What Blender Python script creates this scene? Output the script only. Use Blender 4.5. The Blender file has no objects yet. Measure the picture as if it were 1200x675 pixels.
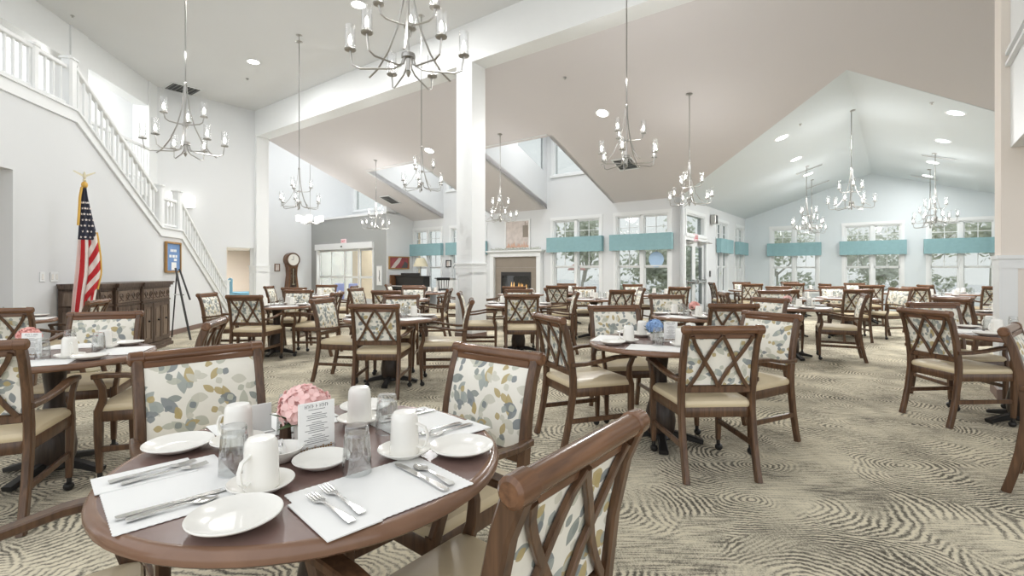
import bpy, math, random
from mathutils import Vector, Matrix
from mathutils.geometry import tessellate_polygon
random.seed(7)
S = bpy.context.scene
COL = S.collection
PI = math.pi
F = 582.0            # focal length in pixels of the 1200 px wide frame
EYE = 1.28           # camera height
# building axes: D1 runs along the fireplace wall, D2 runs away from the lobby
D1 = Vector((.7918, -.6108, 0)); D2 = Vector((.6108, .7918, 0)); UP = Vector((0, 0, 1))
LP = Vector((-6.72, 9.84, 0)); LU = Vector((-.1939, .981, 0)); LN = Vector((.981, .1939, 0))   # stair wall line

def ED(e, d, z=0.0): return D1*e + D2*d + UP*z
def ST(t, z=0.0, n=0.0): return LP + LU*t + LN*n + UP*z
def de_at(px, d):      # lateral coordinate of the point at pixel column px on the plane d = const
    k = (px-600)/F; y = d/(D2.x*k + D2.y); return D1.x*k*y + D1.y*y
def z_at(py, y): return EYE - (py-317)*y/F

# ------------------------------------------------------------------ materials
def nt(name):
    m = bpy.data.materials.new(name); m.use_nodes = True
    t = m.node_tree; b = t.nodes['Principled BSDF']; return m, t, b
def lin(c):
    return tuple(((x/255)/12.92 if x/255 <= .04045 else ((x/255+.055)/1.055)**2.4) for x in c)+(1,)
def plain(name, rgb, rough=.5, metal=0.0, var=.06, scale=8, emit=None, spec=None, bump=0):
    m, t, b = nt(name); c = lin(rgb)
    b.inputs['Roughness'].default_value = rough; b.inputs['Metallic'].default_value = metal
    if spec is not None: b.inputs['Specular IOR Level'].default_value = spec
    if var:
        tc = t.nodes.new('ShaderNodeTexCoord'); n = t.nodes.new('ShaderNodeTexNoise'); n.inputs['Scale'].default_value = scale
        t.links.new(tc.outputs['Object'], n.inputs['Vector'])
        mx = t.nodes.new('ShaderNodeMix'); mx.data_type = 'RGBA'
        mx.inputs['A'].default_value = tuple(x*(1-var) for x in c[:3])+(1,); mx.inputs['B'].default_value = tuple(min(1, x*(1+var)) for x in c[:3])+(1,)
        t.links.new(n.outputs['Fac'], mx.inputs['Factor']); t.links.new(mx.outputs['Result'], b.inputs['Base Color'])
        if bump:
            bp = t.nodes.new('ShaderNodeBump'); bp.inputs['Strength'].default_value = bump; bp.inputs['Distance'].default_value = .01
            t.links.new(n.outputs['Fac'], bp.inputs['Height']); t.links.new(bp.outputs['Normal'], b.inputs['Normal'])
    else: b.inputs['Base Color'].default_value = c
    if emit: b.inputs['Emission Color'].default_value = lin(emit[0]); b.inputs['Emission Strength'].default_value = emit[1]
    return m
def wood(name, dark, light, rough=.3, sc=(30, 30, 3)):
    m, t, b = nt(name); tc = t.nodes.new('ShaderNodeTexCoord'); mp = t.nodes.new('ShaderNodeMapping'); mp.inputs['Scale'].default_value = sc
    n = t.nodes.new('ShaderNodeTexNoise'); n.inputs['Scale'].default_value = 1.6; n.inputs['Detail'].default_value = 5; n.inputs['Distortion'].default_value = .6
    r = t.nodes.new('ShaderNodeValToRGB'); r.color_ramp.elements[0].position = .3; r.color_ramp.elements[1].position = .72
    r.color_ramp.elements[0].color = lin(dark); r.color_ramp.elements[1].color = lin(light)
    L = t.links.new; L(tc.outputs['Object'], mp.inputs['Vector']); L(mp.outputs['Vector'], n.inputs['Vector']); L(n.outputs['Fac'], r.inputs['Fac']); L(r.outputs['Color'], b.inputs['Base Color'])
    b.inputs['Roughness'].default_value = rough
    return m
def math_node(t, op, a, b=None, c=None):
    n = t.nodes.new('ShaderNodeMath'); n.operation = op
    for i, v in enumerate((a, b, c)):
        if v is None: continue
        if isinstance(v, (int, float)): n.inputs[i].default_value = v
        else: t.links.new(v, n.inputs[i])
    return n.outputs[0]
def mixc(t, fac, a, b):
    mx = t.nodes.new('ShaderNodeMix'); mx.data_type = 'RGBA'
    for k, v in (('Factor', fac), ('A', a), ('B', b)):
        if isinstance(v, (int, float)): mx.inputs[k].default_value = v
        elif isinstance(v, tuple): mx.inputs[k].default_value = v
        else: t.links.new(v, mx.inputs[k])
    return mx.outputs['Result']
def leaf_fabric(name):
    m, t, b = nt(name); L = t.links.new
    tc = t.nodes.new('ShaderNodeTexCoord'); oi = t.nodes.new('ShaderNodeObjectInfo')
    sx = t.nodes.new('ShaderNodeSeparateXYZ'); L(tc.outputs['Object'], sx.inputs[0])
    rnd = math_node(t, 'MULTIPLY', oi.outputs['Random'], 7.3)
    cx = t.nodes.new('ShaderNodeCombineXYZ'); L(math_node(t, 'ADD', sx.outputs['X'], rnd), cx.inputs[0]); L(sx.outputs['Z'], cx.inputs[1])
    base = lin((240, 237, 227))
    n0 = t.nodes.new('ShaderNodeTexNoise'); n0.inputs['Scale'].default_value = 25; L(cx.outputs[0], n0.inputs['Vector'])
    col = mixc(t, n0.outputs['Fac'], lin((232, 229, 218)), base)
    pal = [(190, 192, 178), (160, 167, 163), (130, 137, 140), (184, 166, 118), (208, 206, 192), (142, 149, 145)]
    for sc, off, w, h, dens, rr in ((10, 0, .19, .48, .62, 0), (13, 3.3, .25, .42, .56, 1), (17, 7.7, .22, .46, .5, 2), (26, 1.9, .34, .40, .42, 3)):
        mp = t.nodes.new('ShaderNodeMapping'); mp.inputs['Scale'].default_value = (sc, sc, sc); mp.inputs['Location'].default_value = (off, off*1.7, 0)
        L(cx.outputs[0], mp.inputs['Vector'])
        v = t.nodes.new('ShaderNodeTexVoronoi'); v.voronoi_dimensions = '2D'; v.inputs['Scale'].default_value = 1.0; v.inputs['Randomness'].default_value = .75
        L(mp.outputs['Vector'], v.inputs['Vector'])
        sub = t.nodes.new('ShaderNodeVectorMath'); sub.operation = 'SUBTRACT'; L(mp.outputs['Vector'], sub.inputs[0]); L(v.outputs['Position'], sub.inputs[1])
        sc_ = t.nodes.new('ShaderNodeSeparateColor'); L(v.outputs['Color'], sc_.inputs[0])
        ro = t.nodes.new('ShaderNodeVectorRotate'); ro.rotation_type = 'Z_AXIS'; L(sub.outputs[0], ro.inputs['Vector']); L(math_node(t, 'MULTIPLY', sc_.outputs['Red'], 6.283), ro.inputs['Angle'])
        sp = t.nodes.new('ShaderNodeSeparateXYZ'); L(ro.outputs[0], sp.inputs[0])
        q = math_node(t, 'DIVIDE', sp.outputs['Y'], h); q2 = math_node(t, 'MULTIPLY', q, q)
        edge = math_node(t, 'MULTIPLY', math_node(t, 'SUBTRACT', 1.0, q2), w)
        ins = math_node(t, 'GREATER_THAN', math_node(t, 'SUBTRACT', edge, math_node(t, 'ABSOLUTE', sp.outputs['X'])), 0.0)
        on = math_node(t, 'MULTIPLY', ins, math_node(t, 'LESS_THAN', sc_.outputs['Green'], dens))
        rp = t.nodes.new('ShaderNodeValToRGB'); rp.color_ramp.interpolation = 'CONSTANT'
        pp = pal[rr:]+pal[:rr]
        rp.color_ramp.elements[0].color = lin(pp[0]); rp.color_ramp.elements[1].position = 1/6; rp.color_ramp.elements[1].color = lin(pp[1])
        for i in range(2, 6):
            e = rp.color_ramp.elements.new(i/6); e.color = lin(pp[i])
        L(sc_.outputs['Blue'], rp.inputs['Fac'])
        col = mixc(t, math_node(t, 'MULTIPLY', on, .9), col, rp.outputs['Color'])
    L(col, b.inputs['Base Color']); b.inputs['Roughness'].default_value = .85; b.inputs['Specular IOR Level'].default_value = .2
    return m
def carpet_mat():
    m, t, b = nt('carpet'); L = t.links.new
    tc = t.nodes.new('ShaderNodeTexCoord'); O = tc.outputs['Object']
    def noise(scale, det=2.0, vec=None, dist=0):
        n = t.nodes.new('ShaderNodeTexNoise'); n.inputs['Scale'].default_value = scale; n.inputs['Detail'].default_value = det; n.inputs['Distortion'].default_value = dist; L(vec or O, n.inputs['Vector']); return n
    def step(v, lo, hi):
        r = t.nodes.new('ShaderNodeMapRange'); r.interpolation_type = 'SMOOTHSTEP'; r.inputs['From Min'].default_value = lo; r.inputs['From Max'].default_value = hi; L(v, r.inputs['Value']); return r.outputs['Result']
    def mapped(scale, rot=0, loc=(0, 0, 0), vec=None):
        mp = t.nodes.new('ShaderNodeMapping'); mp.inputs['Scale'].default_value = scale; mp.inputs['Rotation'].default_value = (0, 0, rot); mp.inputs['Location'].default_value = loc; L(vec or O, mp.inputs['Vector']); return mp.outputs[0]
    nd = noise(2.2, 2)
    ms = t.nodes.new('ShaderNodeVectorMath'); ms.operation = 'MULTIPLY_ADD'; L(nd.outputs['Color'], ms.inputs[0]); ms.inputs[1].default_value = (.22, .22, 0); L(O, ms.inputs[2]); W = ms.outputs[0]
    nj = noise(38, 2).outputs['Fac']
    def rings(scale, loc, freq, jit, rot):
        v = t.nodes.new('ShaderNodeTexVoronoi'); v.voronoi_dimensions = '2D'; v.inputs['Scale'].default_value = 1.0; L(mapped((scale, scale*1.45, 1), rot, loc, W), v.inputs['Vector'])
        d = math_node(t, 'ADD', math_node(t, 'MULTIPLY', v.outputs['Distance'], freq), math_node(t, 'MULTIPLY', nj, jit*1.35))
        return math_node(t, 'SINE', d), v
    r1, v1 = rings(.95, (0, 0, 0), 180, 4.2, .5); r2, v2 = rings(1.35, (5.3, 2.1, 0), 138, 4.0, -.7); r3, v3 = rings(.6, (1.7, 8.1, 0), 235, 4.5, 1.1)
    s1 = step(noise(.9, 1).outputs['Fac'], .50, .54); s2 = step(noise(1.0, 1, mapped((1, 1, 1), 0, (7, 3, 0))).outputs['Fac'], .54, .58)
    inv = lambda x: math_node(t, 'SUBTRACT', 1.0, x)
    mul = lambda a_, b_: math_node(t, 'MULTIPLY', a_, b_)
    add = lambda a_, b_: math_node(t, 'ADD', a_, b_)
    ring = add(mul(add(mul(r1, inv(s1)), mul(r2, s1)), inv(s2)), mul(r3, s2))
    streak = mul(math_node(t, 'SUBTRACT', noise(1, 3, mapped((6, 85, 1), 1.25)).outputs['Fac'], .5), 6.0)
    streak2 = mul(math_node(t, 'SUBTRACT', noise(1, 3, mapped((85, 7, 1), .35)).outputs['Fac'], .5), 6.0)
    pt = noise(1.9, 3, W).outputs['Fac']
    amp = step(noise(2.6, 2, mapped((1, 1, 1), 0, (3, 9, 0))).outputs['Fac'], .30, .50)       # where the rings are woven strongly
    st = step(noise(1.5, 1.5, mapped((1, 1, 1), 0, (11, 2, 0))).outputs['Fac'], .54, .60)     # streaked blocks
    fine = mul(math_node(t, 'SUBTRACT', noise(150, 2).outputs['Fac'], .5), 3.0)
    body = add(mul(mul(ring, add(mul(amp, .95), .10)), inv(mul(st, .9))), add(mul(streak, add(mul(st, .55), .22)), mul(streak2, .18)))
    s = add(add(body, mul(math_node(t, 'SUBTRACT', pt, .5), 3.4)), fine)
    rp = t.nodes.new('ShaderNodeValToRGB'); el = rp.color_ramp.elements
    el[0].position = .22; el[1].position = .74; el[0].color = lin((216, 207, 184)); el[1].color = lin((84, 80, 72))
    e = el.new(.42); e.color = lin((192, 184, 164)); e = el.new(.56); e.color = lin((140, 134, 121))
    L(add(mul(s, .215), .43), rp.inputs['Fac'])
    L(rp.outputs['Color'], b.inputs['Base Color']); b.inputs['Roughness'].default_value = .95; b.inputs['Specular IOR Level'].default_value = .05
    return m
def clear(name, tint=(1, 1, 1), gloss=.12, rough=.02, blend=.35, mult=.55):
    m = bpy.data.materials.new(name); m.use_nodes = True; t = m.node_tree; t.nodes.clear(); L = t.links.new
    o = t.nodes.new('ShaderNodeOutputMaterial'); tr = t.nodes.new('ShaderNodeBsdfTransparent'); tr.inputs[0].default_value = tint+(1,)
    g = t.nodes.new('ShaderNodeBsdfGlossy'); g.inputs['Roughness'].default_value = rough
    lw = t.nodes.new('ShaderNodeLayerWeight'); lw.inputs['Blend'].default_value = blend
    f = math_node(t, 'ADD', math_node(t, 'MULTIPLY', lw.outputs['Facing'], mult), gloss)
    mx = t.nodes.new('ShaderNodeMixShader'); L(f, mx.inputs[0]); L(tr.outputs[0], mx.inputs[1]); L(g.outputs[0], mx.inputs[2]); L(mx.outputs[0], o.inputs[0])
    return m
def drink_glass():
    m = bpy.data.materials.new('tumbler_glass'); m.use_nodes = True; t = m.node_tree; t.nodes.clear(); L = t.links.new
    o = t.nodes.new('ShaderNodeOutputMaterial'); tr = t.nodes.new('ShaderNodeBsdfTransparent'); g = t.nodes.new('ShaderNodeBsdfGlass'); g.inputs['Roughness'].default_value = .01; g.inputs['IOR'].default_value = 1.42
    mx = t.nodes.new('ShaderNodeMixShader'); mx.inputs[0].default_value = .33; L(tr.outputs[0], mx.inputs[1]); L(g.outputs[0], mx.inputs[2]); L(mx.outputs[0], o.inputs[0]); return m
def pane_mat():
    m = bpy.data.materials.new('window_pane_glass'); m.use_nodes = True; t = m.node_tree; t.nodes.clear(); L = t.links.new
    o = t.nodes.new('ShaderNodeOutputMaterial'); tr = t.nodes.new('ShaderNodeBsdfTransparent'); tr.inputs[0].default_value = (.72, .74, .73, 1); g = t.nodes.new('ShaderNodeBsdfGlossy'); g.inputs['Roughness'].default_value = .02
    mx = t.nodes.new('ShaderNodeMixShader'); mx.inputs[0].default_value = .06; L(tr.outputs[0], mx.inputs[1]); L(g.outputs[0], mx.inputs[2]); L(mx.outputs[0], o.inputs[0]); return m
def glow(name, rgb, st):
    m = bpy.data.materials.new(name); m.use_nodes = True; t = m.node_tree; t.nodes.clear()
    o = t.nodes.new('ShaderNodeOutputMaterial'); e = t.nodes.new('ShaderNodeEmission'); e.inputs[0].default_value = lin(rgb); e.inputs[1].default_value = st
    t.links.new(e.outputs[0], o.inputs[0]); return m
M = dict(
    wall=plain('wall_paint', (220, 222, 223), .9, var=.012, scale=2), warm=plain('wall_paint_warm', (230, 222, 213), .9, var=.012, scale=2),
    grey=plain('wall_paint_grey', (160, 162, 160), .9, var=.015, scale=2), ceil=plain('ceiling_paint', (217, 218, 218), .95, var=.012, scale=1.5),
    slope=plain('ceiling_paint_shaded', (212, 208, 208), .95, var=.012, scale=1.5), cool=plain('wall_paint_daylit', (214, 221, 224), .9, var=.012, scale=2),  # slope holds ceiling shade, cool holds bluish daylight, both in the colour
    trim=plain('white_trim', (230, 232, 232), .45, var=.01), base=plain('baseboard_brown', (128, 108, 98), .6),
    carpet=carpet_mat(), wood=wood('chair_wood', (68, 48, 34), (110, 81, 58), .3), rail=wood('chair_rail_wood', (88, 61, 43), (129, 92, 66), .2, (3, 30, 30)),
    top=wood('table_laminate', (116, 93, 87), (126, 102, 95), .26, (6, 6, 6)), edge=wood('table_edge_wood', (122, 92, 74), (136, 104, 84), .22, (6, 6, 6)),
    pedestal=wood('pedestal_wood', (44, 35, 30), (68, 54, 45), .35), seat=plain('seat_vinyl', (216, 200, 168), .38, var=.05, scale=5, bump=.1), fabric=leaf_fabric('leaf_fabric'),
    black=plain('black_metal', (30, 29, 28), .4), chrome=plain('steel', (215, 214, 212), .16, 1.0, var=.03), nickel=plain('brushed_nickel', (178, 176, 172), .3, 1.0, var=.05),
    china=plain('white_china', (238, 236, 230), .18, var=.01), paper=plain('white_paper', (240, 240, 238), .8, var=.01), ink=plain('grey_ink', (90, 90, 90), .8, var=0),
    glass=clear('tumbler_glass', (.96, .97, .97), .08, .03, .5, .62), shade=clear('shade_glass', (1, 1, 1), .04, .05, .35, .4), pane=pane_mat(),
    bulb=glow('lit_bulb', (255, 250, 240), 9), can=glow('lit_lens', (255, 253, 248), 7), drum=glow('lit_drum', (255, 252, 246), 2.2), sky_panel=glow('lit_sign_face', (255, 225, 225), .7),
    teal=plain('teal_cloth', (138, 173, 178), .85, var=.08, scale=14), side=wood('sideboard_wood', (66, 54, 46), (112, 92, 78), .4), sidel=wood('sideboard_panel_wood', (98, 82, 70), (138, 120, 104), .4),
    pink=plain('pink_petal', (252, 200, 196), .7, var=.22, scale=40), blue=plain('blue_petal', (150, 182, 224), .7, var=.25, scale=40), coral=plain('coral_petal', (245, 178, 170), .7, var=.2, scale=40),
    leaf=plain('green_leaf', (82, 102, 68), .6, var=.25, scale=30), red=plain('red', (196, 46, 52), .8), navy=plain('navy_cloth', (62, 64, 78), .8), white=plain('white_cloth', (236, 226, 220), .8),
    gold=plain('gold_fringe', (214, 170, 80), .6), brass=plain('pale_brass', (214, 206, 178), .35, .6), poster=plain('blue_print', (112, 146, 194), .6, var=.25, scale=9), oak=wood('oak_frame', (150, 112, 64), (178, 138, 84), .5),
    tile=plain('greige_tile', (142, 132, 120), .5, var=.12, scale=3), fire=glow('flame', (255, 190, 110), 2.0), dark=plain('dark_firebox', (44, 42, 42), .5), log=wood('log', (60, 44, 34), (96, 74, 58), .9),
    blueseat=plain('blue_upholstery', (120, 168, 190), .8), print=plain('print', (206, 196, 190), .7, var=.3, scale=7), dred=plain('dark_red_print', (150, 74, 78), .7, var=.5, scale=9), lampshade=plain('linen_shade', (206, 198, 172), .8),
    violet=plain('violet_board', (146, 158, 206), .6), bluedisc=plain('blue_disc', (176, 204, 232), .4), snow=plain('pale_ground', (236, 236, 236), .9), bark=plain('bark', (204, 199, 190), .9, var=.2), foliage=plain('pale_foliage', (208, 213, 194), .9, var=.25, scale=3),  # bark and foliage paled so their colour carries the overexposed outdoor light
    mauve=plain('vestibule_wall', (232, 214, 190), .9), garland=plain('garland_leaf', (190, 192, 180), .8, var=.3, scale=25))

# ------------------------------------------------------------------ mesh building
class MB:
    def __init__(s): s.v = []; s.f = []
    def add(s, vs, fs):
        b = len(s.v); s.v += [tuple(v) for v in vs]; s.f += [tuple(i+b for i in f) for f in fs]; return s
    def box(s, x0, x1, y0, y1, z0, z1, bev=0):
        if bev <= 0:
            v = [(x, y, z) for z in (z0, z1) for y in (y0, y1) for x in (x0, x1)]
            return s.add(v, [(0, 2, 3, 1), (4, 5, 7, 6), (0, 1, 5, 4), (1, 3, 7, 5), (3, 2, 6, 7), (2, 0, 4, 6)])
        b = min(bev, (x1-x0)*.49, (y1-y0)*.49, (z1-z0)*.49)
        def ring(i, z): return [(x0+i+b, y0+i, z), (x1-i-b, y0+i, z), (x1-i, y0+i+b, z), (x1-i, y1-i-b, z), (x1-i-b, y1-i, z), (x0+i+b, y1-i, z), (x0+i, y1-i-b, z), (x0+i, y0+i+b, z)]
        return s.loft([ring(b*.9, z0), ring(0, z0+b), ring(0, z1-b), ring(b*.9, z1)])
    def loft(s, rings, close=False, caps=True):
        n = len(rings[0]); vs = [p for r in rings for p in r]; fs = []
        m = len(rings)
        for i in range(m if close else m-1):
            j = (i+1) % m
            for k in range(n): fs.append((i*n+k, i*n+(k+1) % n, j*n+(k+1) % n, j*n+k))
        if caps and not close:
            fs.append(tuple(range(n))[::-1]); fs.append(tuple((m-1)*n+k for k in range(n)))
        return s.add(vs, fs)
    def tube(s, path, w, h=None, n=8, ref=None, rad=None):
        """sweep; round when h is None (w = radius or list), else a chamfered rectangle w x h; ref = direction of the w side"""
        P = [Vector(p) for p in path]; rings = []
        side = None
        for i, p in enumerate(P):
            tg = ((P[min(i+1, len(P)-1)]-P[max(i-1, 0)])).normalized()
            if ref is not None: sd = Vector(ref) - tg*Vector(ref).dot(tg)
            elif side is None: sd = tg.cross(UP) if abs(tg.z) < .95 else tg.cross(Vector((1, 0, 0)))
            else: sd = side - tg*side.dot(tg)
            if sd.length < 1e-6: sd = Vector((1, 0, 0))
            sd.normalize(); side = sd; nn = sd.cross(tg).normalized()
            wi = w[i] if isinstance(w, (list, tuple)) else w
            if h is None: rings.append([p+sd*(wi*math.cos(2*PI*k/n))+nn*(wi*math.sin(2*PI*k/n)) for k in range(n)])
            else:
                hi = h[i] if isinstance(h, (list, tuple)) else h
                a, b2 = wi/2, hi/2; c = min(a, b2)*.35
                rings.append([p+sd*u+nn*v for u, v in ((a, -b2+c), (a, b2-c), (a-c, b2), (-a+c, b2), (-a, b2-c), (-a, -b2+c), (-a+c, -b2), (a-c, -b2))])
        return s.loft(rings)
    def lathe(s, prof, n=20, c=(0, 0, 0), close=False):
        rings = [[(c[0]+r*math.cos(2*PI*k/n), c[1]+r*math.sin(2*PI*k/n), c[2]+z) for k in range(n)] for r, z in prof]
        return s.loft(rings, close=close)
    def ball(s, c, r, n=10, m=6, sz=1.0):
        return s.lathe([(max(1e-4, r*math.sin(PI*i/m)), -r*sz*math.cos(PI*i/m)) for i in range(m+1)], n, c)
    def xf(s, mat):
        s.v = [tuple(mat @ Vector(v)) for v in s.v]; return s
    def poly(s, loops, O, U, V, N, th):
        """planar polygon with holes (2-D loops), extruded by th along N"""
        pts = [p for l in loops for p in l]
        tris = tessellate_polygon([[Vector((p[0], p[1], 0)) for p in l] for l in loops])
        O, U, V, N = Vector(O), Vector(U), Vector(V), Vector(N)
        a = [O+U*p[0]+V*p[1] for p in pts]; n = len(pts)
        vs = a+[p+N*th for p in a]; fs = []
        for t3 in tris: fs.append(tuple(t3)); fs.append(tuple(i+n for i in t3[::-1]))
        k = 0
        for l in loops:
            for i in range(len(l)): fs.append((k+i, k+(i+1) % len(l), k+(i+1) % len(l)+n, k+i+n))
            k += len(l)
        return s.add(vs, fs)
    def mesh(s, name, mat, ang=.6):
        me = bpy.data.meshes.new(name); me.from_pydata(s.v, [], s.f)
        import bmesh
        bm = bmesh.new(); bm.from_mesh(me); bmesh.ops.recalc_face_normals(bm, faces=bm.faces); bm.to_mesh(me); bm.free()
        me.materials.append(mat)
        me.polygons.foreach_set('use_smooth', [ang > 0]*len(me.polygons))
        if ang > 0: me.set_sharp_from_angle(angle=ang)
        me.update()
        return me
    def obj(s, name, mat, parent=None, loc=None, rz=0, ang=.6, **props):
        o = bpy.data.objects.new(name, s.mesh(name, mat, ang)); COL.objects.link(o)
        if loc is not None: o.location = loc
        if rz: o.rotation_euler = (0, 0, rz)
        if parent is not None: o.parent = parent
        for k, v in props.items(): o[k] = v
        return o
def B(*a): return MB().box(*a)
def empty(name, loc, rz=0, **props):
    o = bpy.data.objects.new(name, None); COL.objects.link(o); o.location = loc; o.rotation_euler = (0, 0, rz); o.empty_display_size = .1
    for k, v in props.items(): o[k] = v
    return o
KIDS = {}
def kids(o):
    if o.name not in KIDS: KIDS[o.name] = [c for c in COL.objects if c.parent == o]
    return KIDS[o.name]
def copy_tree(o, parent=None):
    c = o.copy(); COL.objects.link(c)
    if parent is not None: c.parent = parent
    for k in kids(o): copy_tree(k, c)
    return c
def place(src, loc, rz, label, group, used):
    """first use moves the source itself, later uses copy it with its parts"""
    if src.name in used: o = copy_tree(src)
    else: used.add(src.name); o = src
    o.location = loc; o.rotation_euler = (0, 0, rz); o['label'] = label
    if group: o['group'] = group
    return o
USED = set()
def struct(mb, name, mat, **kw): return mb.obj(name, mat, kind='structure', ang=0, **kw)
def text(body, size, mat, loc, rot, parent, name='lettering'):
    c = bpy.data.curves.new(name, 'FONT'); c.body = body; c.size = size; c.align_x = 'CENTER'; c.align_y = 'CENTER'; c.extrude = .002
    o = bpy.data.objects.new(name, c); COL.objects.link(o); c.materials.append(mat); dg = bpy.context.evaluated_depsgraph_get(); me = bpy.data.meshes.new_from_object(o.evaluated_get(dg)); bpy.data.objects.remove(o); o = bpy.data.objects.new(name, me); COL.objects.link(o); o.location = loc; o.rotation_euler = rot; o.parent = parent; return o
def frame_at(o, O, X, Y, Z):
    """place object o so that its local axes are X, Y, Z at O"""
    o.matrix_world = Matrix(((X.x, Y.x, Z.x, O.x), (X.y, Y.y, Z.y, O.y), (X.z, Y.z, Z.z, O.z), (0, 0, 0, 1))); return o
WORLD, CAN, GLOW, EXPO = 1.25, 80, 28, 0.31
# ------------------------------------------------------------------ the room
def SL(d): return 5.17-.36*(d-7.27)          # height of the big sloped ceiling
struct(MB().poly([[(-20.5, -7), (10, -7), (10, 12.8), (3.3, 12.8), (3.3, 19.8), (-4.39, 19.8), (-4.39, 12.8), (-14.68, 12.8), (-14.68, 11.54), (-20.5, 11.54)]], (0, 0, -.1), D1, D2, UP, .1), 'floor', M['carpet'])
struct(MB().poly([[(-60, -9), (60, -9), (60, 70), (-60, 70)]], (0, 0, -.3), D1, D2, UP, .1), 'ground', M['snow'])
def rect(a, b, c, d): return [(a, c), (b, c), (b, d), (a, d)]
WA = [(-14.60, -13.14), (-12.63, -11.03), (-8.29, -6.69), (-6.19, -4.69)]
ZS, ZT = .56, 2.80
FB = (-10.27, -9.07, .45, 1.23)
DORM = [(-13.03, -10.80), (-8.51, -6.29)]
holes = [rect(a, b, ZS, ZT) for a, b in WA]+[rect(a+.25, b-.25, 4.18, 5.4) for a, b in DORM]+[rect(*FB)]
struct(MB().poly([[(-14.68, 0), (-4.39, 0), (-4.39, 3.4), (-6.29, 3.4), (-6.29, 5.6), (-8.51, 5.6), (-8.51, 3.4), (-10.8, 3.4), (-10.8, 5.6), (-13.03, 5.6), (-13.03, 3.4), (-14.68, 3.4)]]+holes, ED(0, 12.8), D1, UP, D2, .2), 'wall_fireplace', M['wall'])
# gable room
GW = [(-3.50, -2.11), (-1.33, .16), (.82, 2.28)]
struct(MB().poly([[(-4.39, 0), (3.3, 0), (3.3, 3.2), (-.6, 4.5), (-4.39, 3.2)]]+[rect(a, b, ZS, 2.76) for a, b in GW], ED(0, 19.8), D1, UP, D2, .2), 'wall_gable', M['cool'])
DW = [(13.15, 14.95, 0.0, 2.12), (13.25, 14.85, 2.26, 2.82), (16.1, 17.35, ZS, ZT), (18.35, 19.45, ZS, ZT)]
struct(MB().poly([[(12.8, 0)]+[(13.15, 0), (13.15, 2.12), (14.95, 2.12), (14.95, 0)]+[(19.8, 0), (19.8, 3.25), (12.8, 3.25)]]+[rect(*w) for w in DW[1:]], ED(-4.39, 0), D2, UP, -D1, .2), 'wall_patio', M['wall'])
struct(MB().poly([[(7.27, 0), (19.8, 0), (19.8, 3.2), (12.8, 3.2), (7.27, 5.2)]], ED(3.3, 0), D2, UP, D1, .2), 'wall_east', M['cool'])
EA, RE, RZ = -4.39, -.6, 4.42
EZ = SL(12.8); RD = 7.27+(5.17-RZ)/.36
def cpoly(pts, name, mat, th=.12):
    P = [Vector(p) for p in pts]; n = len(P)
    mb = MB(); mb.add(P+[p+UP*th for p in P], [tuple(range(n)), tuple(range(n, 2*n))[::-1]]+[(i, (i+1) % n, (i+1) % n+n, i+n) for i in range(n)])
    return struct(mb, name, mat)
cpoly([ED(EA, 12.8, EZ), ED(RE, RD, RZ), ED(RE, 19.9, RZ), ED(EA, 19.9, EZ)], 'ceiling_gable_west', M['cool'])
cpoly([ED(RE, RD, RZ), ED(3.3, 12.8, EZ-.02), ED(3.3, 19.9, EZ-.02), ED(RE, 19.9, RZ)], 'ceiling_gable_east', M['cool'])
# big sloped ceiling with two light wells and the valley of the gable room
mb = MB()
def sq(pts):
    P = [ED(e, d, SL(d)) for e, d in pts]; n = len(P)
    mb.add(P+[p+UP*.14 for p in P], [tuple(range(n)), tuple(range(n, 2*n))[::-1]]+[(i, (i+1) % n, (i+1) % n+n, i+n) for i in range(n)])
UD = 9.54
for e0, e1, d1 in ((-14.8, -13.03, 12.8), (-13.03, -10.8, UD), (-10.8, -8.51, 12.8), (-8.51, -6.29, UD), (-6.29, EA, 12.8)):
    sq([(e0, 7.25), (e1, 7.25), (e1, d1), (e0, d1)])
sq([(EA, 7.25), (RE, 7.25), (RE, RD), (EA, 12.8)]); sq([(RE, 7.25), (3.3, 7.25), (3.3, 12.8), (RE, RD)]); sq([(3.3, 7.25), (9, 7.25), (9, 12.8), (3.3, 12.8)])
struct(mb, 'ceiling_slope', M['slope'])
for i, (a, b) in enumerate(DORM):
    mb = MB()
    for e, n, hole in ((a, -D1, i == 1), (b, D1, False)):
        loops = [[(UD, SL(UD)-.0), (12.8, SL(12.8)), (12.8, 5.6), (UD, 5.6)]]
        if hole: loops.append([(11.31, 4.85), (12.61, 4.33), (12.61, 5.45), (11.31, 5.45)])
        mb.poly(loops, ED(e, 0), D2, UP, n, .1)
    mb.poly([rect(a, b, SL(UD)+.02, 5.6)], ED(0, UD), D1, UP, -D2, .1)
    mb.poly([rect(a-.1, b+.1, UD-.1, 13.0), rect(a+.25, b-.25, UD+.35, 12.5)], (0, 0, 5.6), D1, D2, UP, .1)  # unseen roof opening added to let daylight into the well
    struct(mb, 'wall_dormer_%d' % (i+1), M['wall'])
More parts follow.
